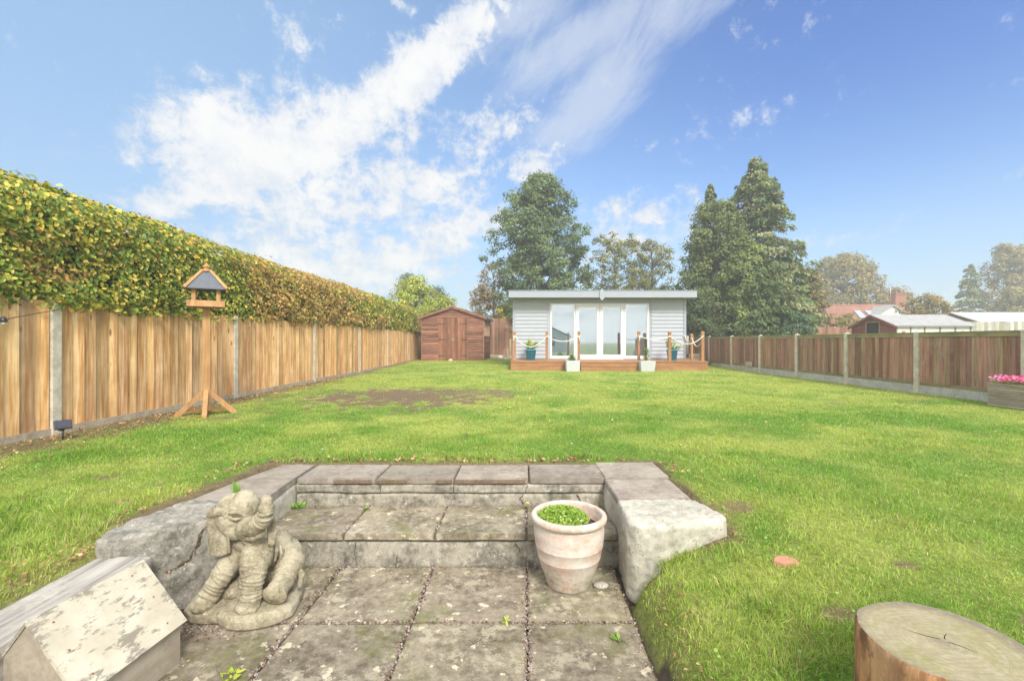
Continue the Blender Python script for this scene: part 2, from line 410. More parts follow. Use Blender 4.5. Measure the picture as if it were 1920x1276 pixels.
def fields(x,y):
    """bare soil weight, and grass tone 0..1 (0 blue-green lush, 1 yellow)"""
    e=edge_noise(x,y)*1.4
    n=fbm(x*1.3+4,y*1.3+1,4); n2=fbm(x*4+40,y*4+7,4)
    p=1-np.sqrt(((x+2.1)/2.05)**2+((y-8.6)/1.75)**2)
    n3=fbm(x*9+4,y*9+77,3); soil=sst(.0,.5,p+(n2-.5)*1.6+(n3-.5)*1.5)*.97
    p2=1-np.sqrt(((x+.6)/1.6)**2+((y-9.2)/.8)**2); soil=np.maximum(soil,sst(.1,.5,p2+(n2-.5)*1.4)*.7)
    d=x+5.02-(y-5.1)*.01; soil=np.maximum(soil,(1-sst(.10,.85-.03*np.clip(y-6,0,16),d+(n2-.5)*.8))*.85)      # bed along the left fence
    edge=np.maximum.reduce([np.where((x>-2.1)&(x<.65),1-sst(.0,.16,y-3.88-e),0),
        np.where((y>2.9)&(y<4.0)&(x>.9),1-sst(0,.09,np.hypot(np.clip(x-1.22,0,9),np.clip(y-3.95,0,9))-e),0),
        np.where((y<3.0)&(x>.6),1-sst(.03,.22,x-.68-(n2-.5)*.3-e),0),
        np.where((y>2.3)&(y<3.0)&(x>1.0),1-sst(.0,.12,np.hypot(np.clip(x-1.29,0,9),np.clip(2.58-y,0,9))-e),0),
        np.where((y<4.0)&(x<-1.95),1-sst(.02,.14,-2.08-x-.10*np.clip(3.9-y,0,1.6)-e),0)])
    edge=np.where((y<2.6)&(x>.6),edge*.35,edge); edge=np.where((y<2.6)&(x<-1.9),edge*.5,edge)
    soil=np.maximum(soil,edge*.9)
    for (cx,cy,r) in ((-3.1,3.5,.13),(-2.55,3.3,.10),(-2.5,2.95,.09),(-3.9,6.2,.25),(1.9,2.2,.10),(2.6,2.1,.08),(1.35,1.9,.09),(7.0,7.9,.3),(5.4,7.6,.25),(2.0,1.75,.08),(1.45,2.95,.12)):
        soil=np.maximum(soil,.8*sst(0,.6,1-np.hypot(x-cx,(y-cy)*1.3)/r+(n2-.5)))
    tone=np.clip(.12+(n-.35)*2.1+(n2-.5)*.9+.35*sst(5,11,y)*1.0+.22*sst(3,9,x),0,1)
    lush=sst(.0,.6,1-np.hypot((x-4.3)/2.0,(y-6.6)/1.3)+(n2-.5)*1.2)+.8*sst(0,.6,1-np.hypot((x+2.8)/2.0,(y-4.9)/.8)+(n2-.5))
    tone=np.clip(tone-.35*lush,0,1)
    return np.clip(soil,0,1),tone,lush

def build_ground():
    def axis(segs):
        a=[]
        for (p,q,st) in segs: a+=list(np.arange(p,q,st))
        return np.array(a+[segs[-1][1]])
    xs=axis([(-400,-40,60),(-40,-8,4),(-8,-5.5,.5),(-5.5,-3,.1),(-3,3,.035),(3,9,.12),(9,40,4),(40,400,60)])
    ys=axis([(-200,-20,30),(-20,0,4),(0,.6,.2),(.6,4.6,.035),(4.6,12,.08),(12,26,.2),(26,60,4),(60,420,60)])
    X,Y=np.meshgrid(xs,ys); Z=gz(X,Y)
    soil,tone,_=fields(X,Y)
    inside=(X>-5.2)&(X<8.2)&(Y<25)
    soil=np.where(inside,soil,.15); tone=np.where(inside,tone,.5)
    g1=np.array([.14,.23,.035]); g2=np.array([.31,.36,.08]); s=np.array([.18,.12,.08])
    C=g1*(1-tone[...,None])+g2*tone[...,None]; C=C*(1-soil[...,None])+s*soil[...,None]
    pav=is_paved(X,Y)&(Z<-.40); C[pav]=(.07,.055,.04)
    n=len(xs); m=len(ys)
    V=np.stack([X,Y,Z],-1).reshape(-1,3); i=(np.arange(m-1)[:,None]*n+np.arange(n-1)[None,:]).ravel()
    Q=np.stack([i,i+1,i+n+1,i+n],1)
    tag(np_mesh('lawn',V,Q,C.reshape(-1,3),M['ground'],None,True),'green garden lawn between two timber fences',kind='structure')
build_ground()

def build_grass():
    bands=[(.7,2.2,19000,.0026,.027),(2.2,3.6,12500,.0031,.027),(3.6,5.5,7500,.0041,.027),(5.5,8.5,3800,.0060,.027),(8.5,13,1700,.0095,.028),(13,24.5,620,.016,.028)]
    Vs=[];Cs=[]
    for (y0,y1,dens,w,h) in bands:
        xl=max(-5.05,-1.18*y1-2.2); xr=min(8.05,1.18*y1+2.2)
        n=int((xr-xl)*(y1-y0)*dens); x=RS.uniform(xl,xr,n); y=RS.uniform(y0,y1,n)
        ok=((np.abs(x)<1.17*y+.25)|((np.abs(x)<1.17*y+2.2)&(RS.rand(n)<.55)))&~is_paved(x,y)
        ok&=~((y>15.6)&(x>-.05)&(x<6.85)); ok&=~((y>21.9)&(x>-4.5)&(x<-1.2))
        ok&=~(np.hypot(x-1.30,y-1.38)<.2)
        x=x[ok];y=y[ok]
        soil,tone,lush=fields(x,y)
        cl=fbm(x*9,y*9,2)
        keep=RS.rand(len(x))<np.clip((1-soil*1.02)*(0.55+.9*cl),.03,1)
        x=x[keep];y=y[keep];soil=soil[keep];tone=tone[keep];lush=lush[keep];cl=cl[keep]
        z=gz(x,y); n=len(x)
        tall=np.clip(fbm(x*2.2+90,y*2.2,3)-.45,0,1)*2.2
        edge=np.where((y<3.2)&(x>.6)&(x<1.7),.35+2.6*np.clip(cl-.42,0,1)*(x<1.25),0)+np.where((x<-1.9)&(y<3.0),.4+2.2*np.clip(cl-.45,0,1)*3,0)+np.where((y>3.85)&(y<4.15)&(x<.9)&(x>-2.3),.9*(cl>.52),0)
        hh=h*RS.uniform(.4,1.25,n)*(.8+.9*tall+.3*np.clip(lush,0,1)+edge)*(1-.4*soil)
        ww=w*RS.uniform(.7,1.3,n)
        az=RS.uniform(0,2*PI,n); lean=RS.uniform(.2,1.7,n)
        clump=fbm(x*5+7,y*5+3,2)*4*PI; dirx=np.cos(az)+.8*np.cos(clump); diry=np.sin(az)+.8*np.sin(clump); dl=np.hypot(dirx,diry)+1e-6; dirx/=dl;diry/=dl
        fa=RS.uniform(0,PI,n); bx=np.cos(fa)*ww*.5; by=np.sin(fa)*ww*.5
        b=np.stack([x,y,z-.004],1); side=np.stack([bx,by,0*bx],1)
        d=np.stack([dirx,diry,0*dirx],1)
        up=np.array([0,0,1.0])
        mid=b+up*(hh*.6)[:,None]+d*(hh*lean*.25)[:,None]
        tip=b+up*(hh*np.clip(1-.35*lean*lean*.6,.35,1))[:,None]+d*(hh*lean*.75)[:,None]
        V=np.stack([b-side,b+side,mid+side*.85,mid-side*.85,tip+side*.2,tip-side*.2],1)
        g0=np.array([.18,.38,.035]); g1=np.array([.45,.55,.11]); gy=np.array([.56,.52,.22]); dry=np.array([.52,.40,.22])
        t=np.clip(tone+RS.normal(0,.22,n),0,1)[:,None]; c=g0*(1-t)+g1*t
        k=(RS.rand(n)<.08+.14*tone)[:,None]; c=np.where(k,gy*RS.uniform(.7,1.1,(n,1)),c)
        k=(RS.rand(n)<.025+.30*soil)[:,None]; c=np.where(k,dry*RS.uniform(.6,1.1,(n,1)),c)
        c=c*RS.uniform(.7,1.25,(n,1))
        Vs.append(V.reshape(-1,3)); Cs.append(np.repeat(c,6,axis=0))
    V=np.concatenate(Vs);C=np.concatenate(Cs); n=len(V)//6; i=np.arange(n)*6
    Q=np.concatenate([np.stack([i,i+1,i+2,i+3],1),np.stack([i+3,i+2,i+4,i+5],1)])
    print('grass blades',n)
    tag(np_mesh('grass',V,Q,C,M['grassblade']),'short green grass blades covering the lawn','grass',kind='stuff')
build_grass()

def scatter_bits():
    # fallen leaves: along the left fence, round the slabs, in the bank
    xs=[];ys=[]
    def area(n,f):
        for _ in range(n):
            p=f(); xs.append(p[0]); ys.append(p[1])
    area(1500,lambda:(-4.98+abs(random.gauss(0,.33)),random.uniform(3.6,13)))
    area(260,lambda:(random.uniform(-2.1,1.2),3.92+abs(random.gauss(0,.06))))
    area(60,lambda:(.70+abs(random.gauss(0,.10)),random.uniform(1.2,2.6)))
    area(160,lambda:(-2.2-abs(random.gauss(0,.12)),random.uniform(1.6,2.5)))
    area(120,lambda:(-2.2-abs(random.gauss(0,.10))-.0,random.uniform(2.5,3.9)))
    area(160,lambda:(random.uniform(-4.8,7.8),random.uniform(2.5,16)))
    area(60,lambda:(1.25+abs(random.gauss(0,.08)),random.uniform(2.6,3.9)))
    x=np.array(xs);y=np.array(ys); k=~is_paved(x,y); x=x[k];y=y[k]; n=len(x)
    z=gz(x,y)+RS.uniform(.008,.03,n)
    pal=np.array([[.36,.20,.10],[.28,.15,.08],[.45,.30,.14],[.24,.13,.09],[.50,.38,.2]]); c=pal[RS.randint(0,5,n)]*RS.uniform(.7,1.2,(n,1))
    nr=np.tile([0,0,1.0],(n,1))
    tag(leaf_mesh('fallen_leaves',np.stack([x,y,z],1),nr,RS.uniform(.018,.045,n)*np.where(y<3.6,.6,1),c,M['leaf'],None,.65,.5),'brown fallen leaves scattered along the fence foot and lawn edges','leaf litter',kind='stuff')
    n=9000; x=RS.uniform(-4.5,8,n); y=1.2+RS.rand(n)**1.3*8; cl=fbm(x*1.7+50,y*1.7+3,3); k=(np.abs(x)<1.15*y+.2)&~is_paved(x,y)&(cl>.5)&(RS.rand(n)<.8); x=x[k];y=y[k];n=len(x)
    tt=RS.rand(n)[:,None]; c=np.array([.16,.30,.06])*(1-tt)+np.array([.33,.46,.14])*tt
    tag(leaf_mesh('clover',np.stack([x,y,gz(x,y)+RS.uniform(.012,.028,n)],1),np.tile([0,0,1.0],(n,1)),RS.uniform(.008,.018,n),c,M['leaf'],None,.9,.2),'small broad clover and weed leaves mixed into the lawn','clover',kind='stuff')
    # daisies on the lawn
    n=170; x=RS.uniform(-4.5,8,n); y=3.6+RS.rand(n)**.8*12; k=(np.abs(x)<1.12*y)&~is_paved(x,y); x=x[k];y=y[k]
    V=[];Q=[];C=[]
    for a,b in zip(x,y):
        z=float(gz(a,b))+.055; r=.011 if b<6 else .016
        s=len(V)
        for q in range(8): 
            th=q*PI/4; V.append((a+r*math.cos(th),b+r*math.sin(th),z+.003)); C.append((.78,.78,.74))
        Q.append((s,s+1,s+2,s+3)); Q.append((s,s+3,s+4,s+7)); Q.append((s+4,s+5,s+6,s+7))
    tag(np_mesh('daisies',np.array(V),np.array(Q),np.array(C),M['leaf']),'tiny white daisies dotted over the lawn','daisies',kind='stuff')
scatter_bits()

# ------------------------------------------------------------------ patio and garden steps
from mathutils import noise as mnoise
_tex=bpy.data.textures.new('lumps','CLOUDS'); _tex.noise_scale=.12; _tex.noise_depth=4
_tex2=bpy.data.textures.new('pits','CLOUDS'); _tex2.noise_scale=.025; _tex2.noise_depth=3
def bake(o, voxel=.02, smooth=2, disp=.02, disp2=0.0):
    r=o.modifiers.new('r','REMESH'); r.mode='VOXEL'; r.voxel_size=voxel; r.use_smooth_shade=True
    if smooth: s=o.modifiers.new('s','SMOOTH'); s.iterations=smooth; s.factor=.5
    if disp: d=o.modifiers.new('d','DISPLACE'); d.texture=_tex; d.strength=disp; d.mid_level=.5; d.texture_coords='LOCAL'
    if disp2: d=o.modifiers.new('e','DISPLACE'); d.texture=_tex2; d.strength=disp2; d.mid_level=.5; d.texture_coords='LOCAL'
    bpy.context.view_layer.update()
    dg=bpy.context.evaluated_depsgraph_get(); me=bpy.data.meshes.new_from_object(o.evaluated_get(dg))
    o.modifiers.clear(); m=o.data.materials[0]; o.data=me
    if not me.materials: me.materials.append(m)
    for a in list(me.color_attributes): me.color_attributes.remove(a)
    at=me.color_attributes.new('Col','FLOAT_COLOR','POINT'); at.data.foreach_set('color',np.ones(len(me.vertices)*4,dtype=np.float32))
    me.polygons.foreach_set('use_smooth',np.ones(len(me.polygons),dtype=bool))
    return o
def slab(mb,x0,x1,y0,y1,top,th=.045,skew=.025,tint=None,g=.006,bev=.006):
    """one paving slab with worn edges, lightly out of level"""
    k=random.uniform(.86,1.12) if tint is None else tint
    cx=(x0+x1)/2; cy=(y0+y1)/2; dz=random.uniform(-.003,.003); tx=random.uniform(-.004,.004); ty=random.uniform(-.004,.004)
    n=8; bm=bmesh.new(); bmesh.ops.create_cube(bm,size=1)
    for v in bm.verts:
        v.co=Vector((v.co.x*(x1-x0-2*g),v.co.y*(y1-y0-2*g),v.co.z*th))
    bmesh.ops.bevel(bm,geom=bm.edges[:],offset=bev,segments=2,affect='EDGES')
    bmesh.ops.subdivide_edges(bm,edges=[e for e in bm.edges if e.calc_length()>.1],cuts=7,use_grid_fill=True)
    for v in bm.verts:
        w=mnoise.noise(Vector((v.co.x*14+cx*7,v.co.y*14+cy*9,3)))
        edge=max(abs(v.co.x)/(x1-x0)*2,abs(v.co.y)/(y1-y0)*2)
        if edge>.9: v.co.x+=w*.004; v.co.y+=mnoise.noise(Vector((v.co.x*17,v.co.y*13+cy,8)))*.004
        v.co.z+=w*.0015+tx*v.co.x+ty*v.co.y
    bm.verts.ensure_lookup_table(); bm.verts.index_update()
    vs=[Vector((cx+v.co.x+skew*(cy+v.co.y-3),cy+v.co.y,top-th/2+v.co.z+dz)) for v in bm.verts]
    fs=[[v.index for v in f.verts] for f in bm.faces]; bm.free()
    mb.add(vs,fs,(k,k*random.uniform(.98,1.02),k*random.uniform(.96,1.02)))

patio=MB(); jx=[-2.31,-1.71,-1.11,-.51,.094,.66]
for j,(y0,y1) in enumerate(((.6,1.19),(1.19,1.79),(1.79,2.394),(2.394,2.99))):
    for i in range(5):
        if i==0: continue
        slab(patio,jx[i],jx[i+1],y0,y1,PZ)
pt=tag(patio.build('patio',M['slab']),'mottled grey paving slabs of the sunken patio',kind='structure')
b=MB(); b.box((-2.0,.3,-.52),(.665,3.05,-.450)); tag(b.build('patio_joint_bed',M['joint']),'dark soil in the joints between paving slabs',kind='structure')

st=thing('garden_steps','weathered two-tier concrete garden steps leading from slab patio to lawn','steps',(-.5,3.2,PZ))
def loc(mb,name,mat,parent=st):
    o=mb.build(name,mat,parent); o.matrix_parent_inverse=Matrix.Translation(-Vector(parent.location)); return o
def grid_face(mb,x0,x1,z0,z1,y,depth=.3,amp=.006,col=(1,1,1),nx=90,nz=8,sagtop=0.0,sagbot=0.0,seed=0):
    """a rough rendered riser: front face at y, closed on top and ends"""
    vs=[];fs=[]
    for j in range(nz+1):
        for i in range(nx+1):
            x=x0+(x1-x0)*i/nx; t=j/nz
            zt=z1+sagtop*mnoise.noise(Vector((x*3+seed,1,0))); zb=z0+sagbot*mnoise.noise(Vector((x*3+seed,1,0)))
            z=zb+(zt-zb)*t
            yy=y-amp*(mnoise.noise(Vector((x*6,z*14,seed)))+.5*mnoise.noise(Vector((x*30,z*40,seed))))+(.012 if j==nz else 0)+(.006 if j==0 else 0)
            vs.append(Vector((x+.025*(y-3),yy,z)))
    for j in range(nz):
        for i in range(nx): a=j*(nx+1)+i; fs.append((a,a+1,a+nx+2,a+nx+1))
    t0=nz*(nx+1); b0=len(vs)
    for i in range(nx+1): vs.append(vs[t0+i]+Vector((0,depth,0)))
    for i in range(nx): fs.append((t0+i,t0+i+1,b0+i+1,b0+i))
    b1=len(vs)
    for i in range(nx+1): vs.append(vs[i]+Vector((0,depth,0)))
    for i in range(nx): fs.append((i+1,i,b1+i,b1+i+1))
    mb.add(vs,fs,col,None,True)
r=MB(); grid_face(r,-1.70,.72,-.46,-.262,3.0,.5,.007,seed=2); loc(r,'riser',M['riser'])
r=MB(); grid_face(r,-1.66,.72,-.24,-.128,3.515,.3,.006,sagtop=.010,seed=5,col=(1.08,1.08,1.08)); loc(r,'riser',M['riser'])
r=MB(); grid_face(r,-1.66,-.46,-.122,-.056,3.508,.3,.006,sagbot=.010,seed=5,nx=50); grid_face(r,-.455,.72,-.122,-.056,3.508,.3,.006,sagbot=.010,seed=5,nx=50,col=(1.05,1.05,1.07)); loc(r,'riser',M['riser'])
def crack(pts,r=.0022):
    m=MB(); q=[]
    for i in range(len(pts)-1):
        a=Vector(pts[i]); b_=Vector(pts[i+1])
        for k in range(6): v=a.lerp(b_,k/6); q.append(v+Vector((random.gauss(0,.003),0,random.gauss(0,.002))))
    q.append(Vector(pts[-1])); m.tube(q,[r*random.uniform(.4,1.3) for _ in q],5); loc(m,'crack',M['joint'])
crack([(-1.62,2.994,-.262),(-1.1,2.994,-.258),(-.5,2.994,-.262),(.1,2.994,-.257),(.68,2.994,-.26)],.0042)
crack([(-.76,2.993,-.44),(-.745,2.993,-.36)]); crack([(-1.02,2.993,-.27),(-1.03,2.993,-.35),(-1.01,2.993,-.42)],.0018); crack([(.02,2.993,-.27),(.05,2.993,-.33)]);
crack([(.09,3.507,-.128),(.06,3.507,-.16),(.085,3.507,-.21)],.003); crack([(.50,3.507,-.13),(.53,3.507,-.21)],.0035); crack([(-1.0,3.503,-.06),(-1.01,3.503,-.12)]); crack([(.12,3.503,-.06),(.10,3.503,-.12)])
t=MB()
for (a,c_) in ((-1.70,-1.10),(-1.10,-.505),(-.505,.094),(.094,.70)): slab(t,a,c_,2.982,3.515,-.217,.042,g=.005)
loc(t,'tread',M['slab'])
t=MB()
for (a,c_) in ((-1.662,-1.05),(-1.05,-.453),(-.453,.117),(.117,.70)): slab(t,a,c_,3.498,3.90,-.009,.045,g=.006)
loc(t,'coping',M['slab_plum'])
for (a,c_) in ((-1.36,-1.07),(-1.04,-.80),(-.58,-.46),(-.44,.10)):
    m=MB(); m.box((a,3.4935,-.046),(c_,3.52,-.018),bev=.003); loc(m,'broken_edge',M['brokenedge'])
# cheek walls with their slabs
t=MB(); slab(t,.70,1.20,3.048,3.50,-.008,.05,skew=0,g=.005); slab(t,.705,1.215,3.50,3.955,-.006,.05,skew=0,g=.005)
loc(t,'coping',M['slab_plum'])
t=MB()
# left cheek slabs follow the splayed outer edge
for (y0,y1,xo0,xo1,xi0,xi1) in ((2.94,3.49,-2.13,-2.04,-1.635,-1.665),(3.50,3.91,-2.035,-1.93,-1.665,-1.67)):
    t.prism([(xi0,y0+.005),(xi1,y1-.003),(xo1,y1-.003),(xo0,y0+.005)],'z',-.056,-.008,(1,1,1))
o=loc(t,'coping',M['slab_plum'])
for nm,bx in (('cheek_wall',((.705,3.03,-.46),(1.10,3.93,-.058))),):
    t=MB(); t.box(*bx); o=loc(t,nm,M['cheek']); bake(o,.022,1,.012,.004)
t=MB(); t.prism([(-1.645,2.9),(-1.672,3.9),(-1.95,3.9),(-2.03,2.9)],'z',-.46,-.058); o=loc(t,'cheek_wall',M['cheek']); bake(o,.022,1,.010,.004)
t=MB(); t.prism([(.70,3.05),(.672,2.66),(.70,2.60),(.83,2.575),(1.06,2.62),(1.27,2.70),(1.29,2.80),(1.20,3.05)],'z',-.48,-.004)
o=loc(t,'block',M['cheek']); bake(o,.013,13,.024,.017); o['label']='pale rounded concrete block ending the right hand cheek'
t=MB(); t.prism([(-1.62,2.96),(-1.70,2.70),(-1.84,2.56),(-2.06,2.36),(-2.17,2.38),(-2.22,2.55),(-2.12,2.96)],'z',-.48,.012)
o=loc(t,'block',M['rock']); bake(o,.015,6,.045,.012); o['label']='dark cracked concrete block ending the left hand cheek'
# the crack through the left block, packed with debris: laid on the block's own surface
from mathutils.bvhtree import BVHTree
bv=BVHTree.FromPolygons([v.co for v in o.data.vertices],[list(p.vertices) for p in o.data.polygons]); pts=[]
for px,py in ((404,948),(398,962),(388,972),(384,988),(374,1003),(372,1020),(362,1032),(356,1048),(342,1056),(330,1064),(312,1072)):
    h=bv.ray_cast(Vector((0,0,EYE)),P(px,py,3)-Vector((0,0,EYE)))
    if h[0] is not None: pts.append(h[0]-h[1]*.001)
if len(pts)>2:
    t=MB(); t.tube(pts,[.003+.004*(i%3) for i in range(len(pts))],6); c=loc(t,'crack',M['joint'])
    pp=[];
    for q in pts[3:]:
        for _ in range(7): pp.append(q+Vector((random.gauss(0,.010),-.004,random.gauss(0,.008))))
    n=len(pp); tag(leaf_mesh('crack_debris',np.array(pp),RS.normal(0,1,(n,3)),RS.uniform(.008,.02,n),np.array([[.30,.22,.22],[.38,.28,.24],[.45,.25,.16]])[RS.randint(0,3,n)],M['leaf'],None,.8,.5),'mauve and brown debris lodged in the crack of the left block','debris',kind='stuff')
# debris in the joints
def debris():
    n=2600; pos=[];c=[]
    for _ in range(n):
        k=random.random()
        if k<.16: x=.094+random.gauss(0,.012); y=random.uniform(1.8,3.0); z=PZ
        elif k<.30: x=-.51+random.gauss(0,.012); y=random.uniform(1.8,3.0); z=PZ
        elif k<.40: x=-1.11+random.gauss(0,.014); y=random.uniform(1.8,3.0); z=PZ
        elif k<.55: x=random.uniform(-1.6,.65); y=2.394+random.gauss(0,.010); z=PZ
        elif k<.66: x=random.uniform(-1.6,.66); y=2.985-abs(random.gauss(0,.015)); z=PZ
        elif k<.74: x=random.choice((.094,-.505,-1.10))+random.gauss(0,.008); y=random.uniform(3.0,3.5); z=-.217
        elif k<.80: x=random.uniform(-1.6,.68); y=3.49-abs(random.gauss(0,.01)); z=-.217
        elif k<.90: x=.66-abs(random.gauss(0,.03)); y=random.uniform(1.8,2.98); z=PZ
        else: x=-1.66+random.gauss(0,.16); y=2.32+random.gauss(0,.03)-(x+1.66)*.0; z=PZ
        x+=.025*(y-3); pos.append((x,y,z+.002)); c.append(random.choice(((.30,.22,.22),(.36,.29,.29),(.16,.11,.08),(.22,.15,.11),(.42,.37,.34))))
    n=len(pos); nr=RS.normal(0,1,(n,3)); nr[:,2]=abs(nr[:,2])+.3
    tag(leaf_mesh('joint_debris',np.array(pos),nr,RS.uniform(.006,.017,n),np.array(c),M['leaf'],None,.9,.6),'mauve and brown petal debris caught in the slab joints','debris',kind='stuff')
debris()

# ------------------------------------------------------------------ small weeds
def weed(x,y,z,r,n,label,col=((.12,.26,.03),(.22,.36,.06)),up=.5,size=.03,asp=.45,name='weed',cat='weed'):
    pos=[];nr=[];ax=[]
    for _ in range(n):
        a=random.uniform(0,2*PI); q=r*math.sqrt(random.random()); e=random.uniform(.2,1)*up
        pos.append((q*math.cos(a),q*math.sin(a),.004+e*r)); ax.append((math.cos(a),math.sin(a),up*1.5)); nr.append((-math.cos(a)*up,-math.sin(a)*up,1))
    t=RS.rand(n)[:,None]; c=np.array(col[0])*(1-t)+np.array(col[1])*t
    o=leaf_mesh(name,np.array(pos),np.array(nr),RS.uniform(.6,1.2,n)*size,c,M['leaf'],None,asp,.3,0,np.array(ax)); o.location=(x,y,z)
    return tag(o,label,cat,'weeds growing in the stonework')
weed(-1.60,3.44,-.216,.05,26,'small bright green weed in the left inner corner of the steps',size=.04)
weed(-1.085,3.40,-.216,.035,12,'tiny weed in the joint of the middle tread, left side')
weed(-1.22,1.99,PZ,.045,26,'yellow-green weed in the lowest slab joint beside the little wooden house',col=((.25,.35,.03),(.4,.42,.06)))
weed(-.03,2.40,PZ,.03,14,'pale weed sprig in the cross joint left of the terracotta pot',col=((.25,.32,.08),(.4,.42,.12)))
weed(.52,2.25,PZ,.03,8,'two-leaved seedling at the right edge of the patio',size=.035)
weed(-1.76,2.93,.0,.035,60,'tuft of grass sprouting behind the stone elephant',up=3.5,size=.07,asp=.08)
def dandelion():
    t=thing('dandelion','single yellow dandelion flower in the step joint left of the pot','flower',(.115,3.40,-.217))
    MB().tube([(0,0,0),(.004,0,.03),(.002,0,.055)],.0015,5).build('stem',m_plain('green_stem',(.15,.25,.05)),t)
    m=MB(); m.ball((0,0,.06),.013,8,(1,1,1),(1,1,.45)); m.build('flower_head',m_plain('yellow_petals',(.75,.55,.02)),t)
dandelion()
def lump(name,label,cat,loc_,r,sc,mat,sd=0):
    m=MB(); m.ball((0,0,0),r,12,(1,1,1),sc); o=m.build(name,mat); o.location=loc_; bake(o,r*.16,1,r*.35,r*.1); return tag(o,label,cat)
lump('concrete_fragment','small grey lump of broken concrete lying behind the pot','stone',(.53,2.74,PZ+.012),.045,(1.1,.7,.45),M['cheek'])
lump('mortar_chip','flat pale mortar chip on the slab left of the terracotta pot','stone',(.055,2.86,PZ+.004),.022,(1.2,.8,.35),M['cheek'])
def brickbit():
    m=MB(); m.prism([(-.065,-.02),(-.045,.012),(-.01,.04),(.035,.034),(.06,.006),(.05,-.05),(.01,-.042),(-.03,-.05)],'z',-.03,.0); o=m.build('broken_tile',m_plain('salmon_tile',(.50,.235,.16),.9,.1,20)); o.location=(1.39,2.34,float(gz(1.39,2.34))+.016)
    tag(o,'broken salmon-pink tile half buried in the lawn beyond the tree stump','tile')
brickbit()

